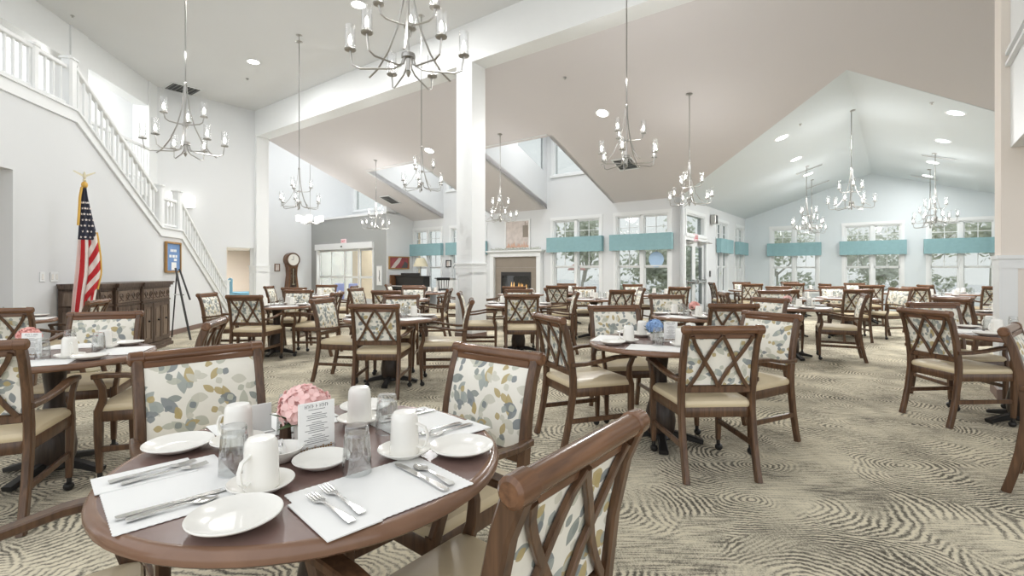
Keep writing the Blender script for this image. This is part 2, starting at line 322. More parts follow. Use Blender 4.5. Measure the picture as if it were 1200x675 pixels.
# lobby ceiling, beam, columns
struct(MB().poly([rect(-15.2, 9, -.3, 6.9)], (0, 0, 5.92), D1, D2, UP, .15), 'ceiling_lobby', M['ceil'])
struct(MB().poly([rect(-15.05, 9, 5.17, 5.95)], ED(0, 6.87), D1, UP, D2, .4), 'beam', M['trim'])
def column(e0, e1, d0, d1, top, name):
    mb = MB()
    def bx(a, b, c, d, z0, z1): mb.poly([rect(a, b, c, d)], (0, 0, z0), D1, D2, UP, z1-z0)
    bx(e0, e1, d0, d1, 0, top)
    bx(e0-.035, e1+.035, d0-.035, d1+.035, 1.395, 1.425); bx(e0-.018, e1+.018, d0-.018, d1+.018, 1.32, 1.395)
    for z0, z1 in ((.10, .22), (1.2, 1.32)):
        bx(e0-.014, e1+.014, d0-.014, d1+.014, z0, z1)
    for a, b in ((e0-.014, e0+.06), (e1-.06, e1+.014)): bx(a, b, d0-.014, d1+.014, .2, 1.25)
    bx(e0-.0142, e1+.0142, d0+.0001, d0+.06, .2, 1.25); bx(e0-.0142, e1+.0142, d1-.06, d1, .2, 1.25)
    c = struct(mb, name, M['trim'])
    mb = MB(); mb.poly([rect(e0-.024, e1+.024, d0-.024, d1+.024)], (0, 0, 0), D1, D2, UP, .1); struct(mb, 'baseboard_'+name, M['base'])
column(-6.64, -6.244, 6.87, 7.25, 5.2, 'column_middle')
column(-15.05, -14.65, 6.87, 7.23, 5.2, 'column_lobby')
mb = MB(); mb.poly([rect(.833, 8, 0, 5.2)], ED(0, 6.87), D1, UP, D2, .4); struct(mb, 'wall_right', M['warm'])
mb = MB()
for a, b, c, d, z0, z1 in ((.80, 8, 6.835, 7.3, 1.395, 1.43), (.815, 8, 6.852, 7.29, 1.30, 1.395), (.819, 8, 6.858, 7.27, .1, .22), (.819, .95, 6.858, 7.27, .2, 1.3), (1.75, 1.87, 6.858, 6.88, .2, 1.3)):
    mb.poly([rect(a, b, c, d)], (0, 0, z0), D1, D2, UP, z1-z0)
struct(mb, 'trim_1', M['trim'])
mb = MB(); mb.poly([rect(.80, 8, 6.84, 7.3)], (0, 0, 0), D1, D2, UP, .1); struct(mb, 'baseboard_right', M['base'])
mb = MB(); mb.poly([rect(.9, 4, 5.9, 6.87)], (0, 0, 2.49), D1, D2, UP, 3.4); struct(mb, 'wall_bulkhead', M['trim'])
mb = MB()
for z in (3.40, 3.29): mb.poly([rect(.86, .9, 5.9, 6.86)], (0, 0, z), D1, D2, UP, .035)
struct(mb, 'trim_2', M['trim'])
# entrance corner: grey wall with sliding door, clerestory above it, clock wall
gd0, gd1 = de_at(372, 11.54), de_at(437.5, 11.54)
struct(MB().poly([[(-19.7, 0), (gd0, 0), (gd0, 2.12), (gd1, 2.12), (gd1, 0), (-14.69, 0), (-14.69, 3.36), (-19.7, 3.36)]], ED(0, 11.54), D1, UP, D2, .2), 'wall_entrance', M['grey'])
struct(MB().poly([rect(-19.7, -14.68, 11.5, 13.6)], (0, 0, 3.36), D1, D2, UP, .08), 'trim_3', M['trim'])
c0, c1 = de_at(416, 13.5), de_at(447, 13.5)
zc0 = z_at(247, ED(c0, 13.5).y); zc1 = zc0+1.5
struct(MB().poly([rect(-19.7, -14.68, 3.44, 7.4), rect(c0, c1, zc0, zc1)], ED(0, 13.5), D1, UP, D2, .2), 'wall_clerestory', M['wall'])
struct(MB().poly([rect(9.3, 13.5, 0, 7.4)], ED(-19.7, 0), D2, UP, -D1, .2), 'wall_clock', M['wall'])
struct(MB().poly([[(11.545, 0), (12.8, 0), (12.8, 3.3), (11.545, SL(11.545)+.1)]], ED(-14.68, 0), D2, UP, -D1, .15), 'wall_picture', M['wall'])
struct(MB().poly([rect(-19.9, -14.7, 6.9, 13.7)], (0, 0, 7.4), D1, D2, UP, .1), 'ceiling_entrance', M['ceil'])
# vestibule behind the sliding door
struct(MB().poly([rect(-20.2, -15.6, -.4, 3.3)], ED(0, 13.9), D1, UP, D2, .1), 'wall_vestibule', M['mauve'])
struct(MB().poly([rect(-20.4, -14.8, 11.7, 14.0)], (0, 0, -.09), D1, D2, UP, .09), 'floor_vestibule', M['snow'])
# lobby far wall with a doorway to a side room
LE = -14.75
struct(MB().poly([[(-4, 0), (6.1, 0), (6.1, 1.93), (6.86, 1.93), (6.86, 0), (6.87, 0), (6.87, 5.95), (-4, 5.95)]], ED(LE, 0), D2, UP, -D1, .12), 'wall_lobby', M['wall'])
a, b = ED(-14.9, 7.1), ED(-19.7, 9.3); u = (b-a).normalized(); n = u.cross(UP)
struct(MB().poly([rect(0, (b-a).length, 0, 3.2)], a, u, UP, n, .1), 'wall_side_room', M['warm'])
struct(MB().poly([rect(2.5, 9.3, 0, 2.3)], ED(-19.6, 0), D2, UP, -D1, .1), 'wall_side_room_back', M['warm'])
cpoly([ED(-14.88, 2.5, 2.02), ED(-14.88, 7.0, 2.02), ED(-19.6, 9.2, 2.02), ED(-19.6, 2.5, 2.02)], 'ceiling_side_room', M['ceil'])
# stair wall: everything under the stringer
T0, T1, T2, T3, T4 = -8.0, -2.894, -.5, .347, 3.12
Z1, Z2 = 3.37, 1.93
struct(MB().poly([[(T0, 0), (-5.4, 0), (-5.4, 2.48), (-4.0, 2.48), (-4.0, 0), (T4, 0), (T3, Z2), (T2, Z2), (T1, Z1), (T0, Z1)]], ST(0), LU, UP, -LN, .14), 'wall_left', M['wall'])
struct(MB().poly([rect(-7, -3.6, 0, 3)], ST(0, 0, -1.7), LU, UP, -LN, .1), 'wall_left_hall', M['mauve'])
prof = [(T0, Z1), (T1, Z1), (T2, Z2), (T3, Z2), (T4+.05, .02)]
mb = MB()
for off, n0, n1, hh in ((0.0, .03, -.14, .07), (.07, .018, -.14, .09), (.155, .045, -.15, .03)):
    lo = [(t, z+off) for t, z in prof]; hi = [(t, z+off+hh) for t, z in prof]
    mb.poly([lo+hi[::-1]], ST(0, 0, n1), LU, UP, LN, n0-n1)
struct(mb, 'trim_4', M['trim'])
struct(MB().poly([rect(-4.0, 3.2, 0, .1)], ST(0, 0, .016), LU, UP, -LN, .02), 'baseboard_left', M['base'])
# the flights themselves
mb = MB()
for k in range(11):
    t = T4-(T4-T3)*k/11; mb.poly([rect(T3-.01, t, Z2*k/11-.0, Z2*(k+1)/11+.02)], ST(0, 0, -.15), LU, UP, -LN, 1.45)
for k in range(8):
    t = T2-(T2-T1)*k/8; mb.poly([rect(T1-.01, t, Z2+(Z1-Z2)*k/8, Z2+(Z1-Z2)*(k+1)/8+.02)], ST(0, 0, -.15), LU, UP, -LN, 1.45)
mb.poly([rect(T2, T3, Z2-.2, Z2+.02)], ST(0, 0, -.15), LU, UP, -LN, 1.45)
mb.poly([rect(T0, T1, Z1-.2, Z1+.02)], ST(0, 0, -.15), LU, UP, -LN, 1.45)
struct(mb, 'floor_stairs', M['carpet'])
# posts and header on the far side of the stairs
FP = Vector((-8.18, 8.48, 0)); FU = Vector((-.195, .981, 0)); FN = Vector((.981, .195, 0))
mb = MB()
mb.poly([rect(-3, 4.1, 5.32, 5.93)], FP, FU, UP, -FN, .3)
mb.poly([rect(-3, .9, 5.24, 5.34)], FP+FN*.04, FU, UP, -FN, .38)
mb.poly([rect(.92, 1.42, 3.3, 5.93)], FP+FN*.03, FU, UP, -FN, .36)
mb.poly([rect(3.75, 4.25, 0, 5.93)], FP+FN*.03, FU, UP, -FN, .36)
mb.poly([rect(-3, 4.1, 3.1, 3.4)], FP, FU, UP, -FN, .3)
struct(mb, 'trim_5', M['trim'])

def railing(fr, segs, posts, label, rail_h, base_h, pitch, nm='stair_railing', bal=.032):
    """fr(t, z) -> point; segs = (t0, z0, t1, z1) of stringer tops"""
    r = empty(nm, fr(segs[0][0], segs[0][1]), label=label, category='railing'); r0 = r.location.copy()
    def P(t, z): return fr(t, z)-r0
    for t0, z0, t1, z1 in segs:
        MB().tube([P(t0, z0+rail_h), P(t1, z1+rail_h)], .075, .06, ref=LN).obj('handrail', M['trim'], r)
        MB().tube([P(t0, z0+base_h), P(t1, z1+base_h)], .05, .035, ref=LN).obj('bottom_rail', M['trim'], r)
        n = max(2, int(abs(t1-t0)/pitch))
        for k in range(n):
            q = (k+.5)/n; t = t0+(t1-t0)*q; z = z0+(z1-z0)*q
            MB().tube([P(t, z+base_h), P(t, z+rail_h-.02)], bal, bal, ref=LN).obj('baluster', M['trim'], r)
    for t, z0, z1, w in posts:
        MB().tube([P(t, z0), P(t, z1)], w, w, ref=LN).tube([P(t, z1), P(t, z1+.03)], w+.04, w+.04, ref=LN).obj('newel_post', M['trim'], r)
    return r
nr = lambda t, z: ST(t, z, -.06)
railing(nr, [(-7.5, Z1+.18, -3.6, Z1+.18), (-3.6, Z1+.18, -3.02, Z1+.18)], [(-3.6, Z1+.1, Z1+.76, .1), (-2.92, Z1+.1, Z1+.86, .14)], 'white level railing at the top of the stairs beside the ceiling header', .56, .06, .125)
railing(nr, [(-2.81, Z1+.14, -.55, Z2+.18)], [(-.42, Z2+.1, Z2+.95, .14)], 'white sloped railing of the upper stair flight', .66, .08, .135)
railing(nr, [(-.32, Z2+.18, .24, Z2+.18)], [(.33, Z2+.1, Z2+.95, .14)], 'short level white railing at the half landing of the stairs', .56, .06, .12)
railing(nr, [(.44, Z2+.13, 2.95, .20)], [(3.05, 0, 1.0, .12)], 'white sloped railing of the lowest stair flight beside the doorway', .66, .08, .13)
railing(lambda t, z: FP+FU*t+UP*z, [(1.45, 3.4, 3.74, 3.4)], [], 'white upstairs gallery railing seen behind the stairs', .86, .08, .13)

# ------------------------------------------------------------------ windows, valances, doors
NW = [0]
def window(O, X, Y, w, z0, z1, style='double', val=None, vlabel=None):
    """opening of width w centred at O; X along the wall, Y outwards"""
    NW[0] += 1; h = w/2; mb = MB(); pane = MB()
    c = .075
    mb.box(-h-c, -h, -.025, .02, z0-c, z1+c); mb.box(h, h+c, -.025, .02, z0-c, z1+c); mb.box(-h-c-.01, h+c+.01, -.03, .02, z1, z1+c+.02); mb.box(-h-c-.03, h+c+.03, -.055, .02, z0-c, z0)
    mb.box(-h, -h+.035, 0, .16, z0, z1); mb.box(h-.035, h, 0, .16, z0, z1); mb.box(-h+.035, h-.035, 0, .16, z1-.035, z1); mb.box(-h+.035, h-.035, 0, .16, z0, z0+.035)
    halves = [(-h+.035, -.05), (.05, h-.035)] if style == 'double' else [(-h+.035, h-.035)]
    if style == 'double': mb.box(-.05, .05, 0, .16, z0, z1)
    for a, b in halves:
        if style == 'plain':
            pane.box(a, b, .09, .096, z0+.03, z1-.03); continue
        zz = [z0+.035, 1.39, 2.16, z1-.035]
        for i in range(3):
            y = .1 if i == 0 else .07; s = .035
            mb.box(a, a+s, y-.02, y+.02, zz[i], zz[i+1]); mb.box(b-s, b, y-.02, y+.02, zz[i], zz[i+1]); mb.box(a, b, y-.02, y+.02, zz[i], zz[i]+s); mb.box(a, b, y-.02, y+.02, zz[i+1]-s, zz[i+1])
            m_ = (a+b)/2
            if i: mb.box(m_-.009, m_+.009, y-.012, y+.012, zz[i], zz[i+1])
            if i == 2: zm = (zz[2]+zz[3])/2; mb.box(a, b, y-.012, y+.012, zm-.009, zm+.009)
            pane.box(a, b, y-.003, y+.003, zz[i], zz[i+1])
    o = struct(mb, 'window_%d' % NW[0], M['trim']); frame_at(o, O, X, Y, UP)
    p = pane.obj('pane', M['pane']); p.parent = o
    if val:
        v0, v1 = val; vb = MB(); hw = h+.13; n = 26; pts = []
        for k in range(n+1):
            x = -hw+2*hw*k/n; pts.append((x, -.17-.006*math.sin(k*1.9)-.004*math.sin(k*.7)))
        out = [(-hw, -.028)]+pts+[(hw, -.028)]; inn = [(hw-.014, -.028)]+[(max(-hw+.014, min(hw-.014, x)), y+.014) for x, y in pts[::-1]]+[(-hw+.014, -.028)]
        L_ = out+inn
        vb.poly([L_], (0, 0, v0), (1, 0, 0), (0, 1, 0), (0, 0, 1), v1-v0); vb.box(-hw+.01, hw-.01, -.165, -.03, v1-.02, v1-.005)
        vo = vb.obj('window_valance', M['teal'], label=vlabel, category='valance', group='teal window valances'); frame_at(vo, O, X, Y, UP)
    return o
vl = ['teal box valance on the window behind the black piano', 'teal box valance half hidden behind the white column', 'teal box valance on the window next to the fireplace mantel', 'teal box valance on the window nearest the glass patio door']
for (a, b), l in zip(WA, vl): window(ED((a+b)/2, 12.8), D1, D2, b-a, ZS, ZT, 'double', (1.83, 2.27), l)
vl = ['teal box valance on the gable window nearest the corner', 'teal box valance on the middle gable window', 'teal box valance on the gable window beside the beige wall end']
for (a, b), l in zip(GW, vl): window(ED((a+b)/2, 19.8), D1, D2, b-a, ZS, 2.76, 'double', (1.79, 2.24), l)
vl = ['narrow teal valance on the side window next to the patio door', 'narrow teal valance on the side window in the far corner']
for w, l in zip(DW[2:], vl): window(ED(-4.39, (w[0]+w[1])/2), D2, -D1, w[1]-w[0], ZS, ZT, 'double', (1.83, 2.27), l)
w = DW[1]; window(ED(-4.39, (w[0]+w[1])/2), D2, -D1, w[1]-w[0], w[2], w[3], 'plain')
for a, b in DORM: window(ED((a+b)/2, 12.8), D1, D2, b-a-.5, 4.18, 5.4, 'plain')
window(ED((c0+c1)/2, 13.5), D1, D2, c1-c0, zc0, zc1, 'plain')
mb = MB()   # trapezoid pane of the light well
mb.poly([[(11.31, 4.85), (12.61, 4.33), (12.61, 5.45), (11.31, 5.45)]], ED(-8.55, 0), D2, UP, -D1, .01); struct(mb, 'window_40', M['pane'])

# patio double door
def door_leaf(mb, gl, a, b, z1):
    s = .12
    mb.box(a, a+s, .05, .1, .02, z1); mb.box(b-s, b, .05, .1, .02, z1); mb.box(a+s, b-s, .05, .1, .02, .3); mb.box(a+s, b-s, .05, .1, z1-.14, z1); gl.box(a+s, b-s, .07, .08, .3, z1-.14)
dw = DW[0]; wd = dw[1]-dw[0]
mb, gl = MB(), MB()
mb.box(-wd/2-.09, -wd/2, -.03, .2, 0, 2.2); mb.box(wd/2, wd/2+.09, -.03, .2, 0, 2.2); mb.box(-wd/2, wd/2, -.03, .2, 2.1, 2.2)
door_leaf(mb, gl, -wd/2, -.005, 2.09); door_leaf(mb, gl, .005, wd/2, 2.09)
dr = struct(mb, 'door_1', M['trim']); frame_at(dr, ED(-4.39, (dw[0]+dw[1])/2), D2, -D1, UP)
g = gl.obj('pane', M['pane']); g.parent = dr
for a, b in ((-wd/2+.04, -.08), (.08, wd/2-.04)):
    q = MB(); q.box(a, b, -.05, -.02, .93, 1.0, .01); q.box(a, a+.1, -.05, .05, .9, 1.03, .01); q.box(b-.1, b, -.05, .05, .9, 1.03, .01); o = q.obj('panic_bar', M['chrome']); o.parent = dr
    q = MB(); q.box((a+b)/2-.15, (a+b)/2+.15, -.04, .05, 2.0, 2.08, .01); q.tube([((a+b)/2, -.03, 2.04), ((a+b)/2+.2, -.25, 2.05), (b, -.02, 2.11)], .012, n=6); o = q.obj('door_closer', M['nickel']); o.parent = dr
# sliding entrance door
wd = gd1-gd0; mb, gl = MB(), MB()
mb.box(-wd/2-.05, -wd/2+.03, -.03, .14, 0, 2.12); mb.box(wd/2-.03, wd/2+.05, -.03, .14, 0, 2.12); mb.box(-wd/2-.05, wd/2+.05, -.1, .14, 2.12, 2.36)
for k in range(4):
    a = -wd/2+.03+(wd-.06)*k/4; b = a+(wd-.06)/4; y = .03 if k in (1, 2) else .08; s = .05
    mb.box(a, a+s, y, y+.04, 0, 2.12); mb.box(b-s, b, y, y+.04, 0, 2.12); mb.box(a+s, b-s, y, y+.04, 0, .2); mb.box(a+s, b-s, y, y+.04, 2.04, 2.12); mb.box(a+s, b-s, y, y+.04, .98, 1.06); gl.box(a+s, b-s, y+.015, y+.022, .2, 2.04)
dr = struct(mb, 'door_2', M['trim']); frame_at(dr, ED((gd0+gd1)/2, 11.54), D1, D2, UP)
g = gl.obj('pane', M['pane']); g.parent = dr
q = MB(); q.box(-.04, .04, -.13, -.1, 2.2, 2.26, .01); o = q.obj('motion_sensor', M['black']); o.parent = dr
# ------------------------------------------------------------------ dining chair
POST = [(-.345, 0), (-.318, .1), (-.288, .24), (-.262, .42), (-.262, .52), (-.285, .70), (-.318, .84), (-.352, .925)]
def yb(z):
    for (y0, z0), (y1, z1) in zip(POST, POST[1:]):
        if z <= z1: return y0+(y1-y0)*(z-z0)/(z1-z0)
    return POST[-1][0]
def make_chair():
    r = empty('dining_chair', (0, 0, 0), category='armchair', label='x')
    W = M['wood']
    for s in (-1, 1):
        MB().tube([(s*.222, y, z) for y, z in POST], .036, [.045, .044, .045, .05, .05, .046, .044, .05], ref=(1, 0, 0)).obj('rear_leg', W, r)
        fl = MB().tube([(s*.238, .212, .45), (s*.238, .212, .3), (s*.234, .208, .075)], [.042, .042, .03], [.042, .042, .03], ref=(1, 0, 0)).obj('front_leg', W, r)
        MB().lathe([(.013, .03), (.013, .078)], 8, (s*.234, .208, 0)).lathe([(1e-4, .026-.026), (.016, .004), (.025, .016), (.027, .026), (.024, .038), (.012, .048), (1e-4, .05)], 10, (s*.234, .2, 0)).obj('caster', M['black'], fl)
        a = MB()
        ap = [(s*.240, -.288, .612), (s*.250, -.18, .614), (s*.262, -.04, .632), (s*.268, .06, .652), (s*.269, .16, .656), (s*.266, .232, .650)]
        a.tube(ap, [.03, .036, .044, .05, .05, .036], [.03, .026, .024, .024, .026, .028], ref=(1, 0, 0))
        a.tube([(s*.243, .210, .44), (s*.249, .186, .51), (s*.257, .186, .58), (s*.264, .212, .645)], [.03, .028, .026, .026], [.042, .04, .036, .034], ref=(1, 0, 0))
        a.obj('arm', W, r)
        MB().tube([(s*.234, .21, .21), (s*.226, -.285, .21)], .02, .034, ref=(1, 0, 0)).obj('stretcher', W, r)
    # scrolled top rail with end collars
    t = MB(); xs = [-.252, -.246, -.207, -.203, -.199, .199, .203, .207, .246, .252]; rs = [.020, .028, .030, .030, .0255, .0255, .030, .030, .028, .020]
    t.loft([[(x, -.352+q*1.0*math.cos(2*PI*k/14), .925+q*math.sin(2*PI*k/14)) for k in range(14)] for x, q in zip(xs, rs)])
    t.box(-.205, .205, -.343, -.321, .868, .915, .004).obj('top_rail', M['rail'], r)
    MB().box(-.206, .206, yb(.55)-.018, yb(.55)+.016, .53, .572, .005).obj('lower_rail', W, r)
    # lattice of four bowed bars
    lt = MB(); z0, z1 = .565, .885
    for xa, xb in ((-.185, .0), (.0, -.185), (.0, .185), (.185, .0)):
        pts = []
        for k in range(9):
            q = k/8; z = z0+(z1-z0)*q; x = xa+(xb-xa)*q; bow = .026*math.sin(PI*q)*(1 if abs(xb) > abs(xa) else 1)
            x += -bow*(1 if (xa+xb) > 0 else -1)*(.5-q)*1.6
            pts.append((x, yb(z)-.014, z))
        lt.tube(pts, .022, .014, ref=(1, 0, 0))
    lt.obj('back_lattice', W, r)
    # upholstered back, slightly domed
    f = MB(); nx, nz = 8, 8; vs = []; fs = []
    for face in (0, 1):
        for j in range(nz+1):
            for i in range(nx+1):
                x = -.203+.406*i/nx; z = .577+.312*j/nz; u = 1-abs(2*i/nx-1)**4; v = 1-abs(2*j/nz-1)**4
                vs.append((x, yb(z)+(.016+.018*u*v if face else -.004), z))
    st = (nx+1)*(nz+1)
    for j in range(nz):
        for i in range(nx):
            a = j*(nx+1)+i; q = (a, a+1, a+nx+2, a+nx+1); fs.append(q[::-1]); fs.append(tuple(p+st for p in q))
    edge = [i for i in range(nx)]+[nx+(nx+1)*j for j in range(nz)]+[(nz*(nx+1)+nx)-i for i in range(nx)]+[(nz-j)*(nx+1) for j in range(nz)]
    for i, e in enumerate(edge): g = edge[(i+1) % len(edge)]; fs.append((e, g, g+st, e+st))
    f.add(vs, fs).obj('backrest', M['fabric'], r)
    # seat frame and cushion
    def outline(k, z, rnd=5):
        P = [(-.222*k, -.27), (.222*k, -.27), (.25*k, .225), (-.25*k, .225)]; out = []
        c = .035
        for i in range(4):
            p, a, b = Vector(P[i]), Vector(P[i-1]), Vector(P[(i+1) % 4]); da = (a-p).normalized()*c; db = (b-p).normalized()*c
            for q in range(rnd): w = q/(rnd-1); v = (p+da)*(1-w)**2+p*2*w*(1-w)+(p+db)*w**2; out.append((v.x, v.y, z))
        return out
    def scaled(pts, s_, z): return [(x*s_, (y+.02)*s_-.02, z) for x, y, _ in pts]
    o = outline(1, 0)
    MB().loft([scaled(o, .985, .375), scaled(o, .995, .38), scaled(o, .995, .432), scaled(o, .98, .438)]).obj('seat_frame', W, r)
    MB().loft([scaled(o, .985, .437), scaled(o, 1.01, .448), scaled(o, 1.012, .462), scaled(o, .985, .476), scaled(o, .9, .486), scaled(o, .7, .493), scaled(o, .35, .497), scaled(o, .04, .498)]).obj('seat', M['seat'], r)
    return r
CH = make_chair()
def chair(x, y, fx, fy, label, group):
    """x, y = middle of the top rail on the floor plan, fx, fy = the way the chair faces"""
    f = Vector((fx, fy)).normalized(); p = Vector((x, y))+f*.352
    return place(CH, (p.x, p.y, 0), math.atan2(-f.x, f.y), label, group, USED)

# ------------------------------------------------------------------ dining table
def make_table(nm='dining_table'):
    r = empty(nm, (0, 0, 0), category='table', label='x')
    MB().lathe([(1e-4, .714), (.46, .714), (.505, .716), (.505, .7495), (1e-4, .75)], 64).obj('table_top', M['top'], r)
    MB().lathe([(.497, .712), (.517, .714), (.5265, .722), (.5275, .733), (.523, .743), (.513, .7492), (.5035, .7502), (.5005, .7492), (.498, .74)], 64, close=True).obj('top_edge', M['edge'], r)
    MB().lathe([(1e-4, .05), (.085, .05), (.105, .1), (.112, .17), (.100, .25), (.072, .34), (.052, .44), (.048, .52), (.055, .58), (.062, .64), (.10, .69), (.13, .712), (1e-4, .712)], 24).obj('pedestal', M['pedestal'], r)
    f = MB()
    for k in range(4):
        a = PI/4+k*PI/2; d = Vector((math.cos(a), math.sin(a), 0))
        f.tube([d*.05+UP*.07, d*.18+UP*.05, d*.30+UP*.022], [.06, .055, .065], [.06, .045, .03], ref=d.cross(UP))
    f.lathe([(.09, .035), (.1, .05), (.09, .09), (.04, .1)], 16).obj('base', M['black'], r)
    return r
TB = make_table()
def table(x, y, label, group, rz=0): return place(TB, (x, y, 0), rz, label, group, USED)

# ------------------------------------------------------------------ tableware (kind masters, origin on the table top)
def make_mug():
    o = MB().lathe([(.0390, 0), (.0408, .002), (.0395, .05), (.0375, .098), (.0355, .110), (.0300, .118), (1e-4, .119), (1e-4, .114), (.028, .113), (.0335, .1), (.036, .05), (.037, .002)], 28).obj('coffee_mug', M['china'], category='mug', label='x')
    MB().tube([(.038, 0, .024), (.055, 0, .020), (.068, 0, .034), (.071, 0, .058), (.062, 0, .078), (.036, 0, .088)], .011, .006, ref=(0, 1, 0)).obj('handle', M['china'], o)
    return o
def make_saucer(r=.075, nm='saucer', cat='saucer'):
    return MB().lathe([(1e-4, .002), (r*.5, .002), (r*.55, 0), (r*.6, .002), (r*.9, .014), (r, .020), (r*1.005, .022), (r*.99, .0235), (r*.88, .018), (r*.6, .007), (r*.45, .006), (1e-4, .006)], 40).obj(nm, M['china'], category=cat, label='x')
def make_tumbler():
    n = 32; rings = []
    def ring(r, z, fl=0): return [(r*(1-fl*(k % 2))*math.cos(2*PI*k/n), r*(1-fl*(k % 2))*math.sin(2*PI*k/n), z) for k in range(n)]
    prof = [(.0372, 0, 0), (.037, .004, 0), (.0358, .045, 0), (.0352, .05, .09), (.0325, .095, .10), (.0318, .1, .05), (.0300, .105, 0), (.0300, .112, .04), (.0295, .121, 0), (.027, .124, 0), (1e-4, .1235, 0), (1e-4, .104, 0), (.026, .104, 0), (.0295, .097, 0), (.033, .045, 0), (.0352, .003, 0)]
    return MB().loft([ring(r, z, f) for r, z, f in prof], close=True).obj('glass_tumbler', M['glass'], ang=.2, category='glass', label='x')
def make_mat(w=.36, h=.26):
    pts = []; n = 30
    def side(ax, ay, bx, by, m):
        for k in range(m):
            q = k/m; x = ax+(bx-ax)*q; y = ay+(by-ay)*q; L_ = math.hypot(bx-ax, by-ay); nx, ny = (by-ay)/L_, -(bx-ax)/L_; bump = .0022*(k % 2); pts.append((x+nx*bump, y+ny*bump))
    side(-w/2, -h/2, w/2, -h/2, 48); side(w/2, -h/2, w/2, h/2, 36); side(w/2, h/2, -w/2, h/2, 48); side(-w/2, h/2, -w/2, -h/2, 36)
    return MB().poly([pts], (0, 0, .0003), (1, 0, 0), (0, 1, 0), (0, 0, 1), .0012).obj('paper_placemat', M['paper'], category='placemat', label='x')
def make_napkin(): return MB().box(-.06, .06, -.105, .105, .0017, .0030).box(-.0597, .0597, -.1047, .1047, .0031, .0042).obj('paper_napkin', M['paper'], category='napkin', label='x')
def ribbon(mb, pts, ws, th=.0022):
    mb.tube(pts, ws, th, ref=(1, 0, 0)); return mb
def make_fork():
    m = MB(); z = .0062
    ribbon(m, [(0, -.09, z), (0, -.075, z+.001), (0, -.03, z+.002), (0, .02, z+.0035), (0, .035, z+.003), (0, .045, z+.0015)], [.017, .019, .010, .006, .008, .022], .003)
    ribbon(m, [(0, .045, z+.0015), (0, .056, z)], [.022, .025], .0026)
    for x in (-.0105, -.0035, .0035, .0105): ribbon(m, [(x, .054, z), (x*1.02, .075, z+.0005), (x*1.02, .097, z+.003)], [.0042, .0036, .0018], .002)
    return m.obj('dinner_fork', M['chrome'], category='fork', label='x')
def make_knife():
    m = MB(); z = .0055
    ribbon(m, [(0, -.11, z), (0, -.095, z), (0, -.04, z), (0, -.005, z)], [.016, .020, .014, .012], .006)
    ribbon(m, [(0, -.005, z), (.001, .02, z), (.001, .08, z), (-.001, .105, z), (-.004, .115, z)], [.012, .017, .019, .016, .006], .002)
    return m.obj('table_knife', M['chrome'], category='knife', label='x')
def make_spoon():
    m = MB(); z = .0062
    ribbon(m, [(0, -.085, z), (0, -.072, z+.001), (0, -.03, z+.002), (0, .02, z+.003), (0, .036, z+.001)], [.017, .019, .010, .006, .009], .003)
    rings = []
    for i in range(9):
        q = i/8; y = .033+.052*q; w = max(.002, .0175*math.sin(PI*min(1, q*.93+.06))**.7); d = .006*math.sin(PI*q)
        rings.append([(w*math.cos(a), y, z+.001-d*max(0, math.sin(a)) + (0 if math.sin(a) >= 0 else -d*.8*(-math.sin(a)))) for a in [2*PI*k/12 for k in range(12)]])
    m.loft(rings)
    return m.obj('dessert_spoon', M['chrome'], category='spoon', label='x')
MUG, SAUCER, PLATE, GLASS, MAT, NAP, FORK, KNIFE, SPOON = make_mug(), make_saucer(), make_saucer(.092, 'bread_plate', 'plate'), make_tumbler(), make_mat(), make_napkin(), make_fork(), make_knife(), make_spoon()
ZTB = .7508
def put(src, x, y, z, rz, label, group): return place(src, (x, y, z), rz, label, group, USED)

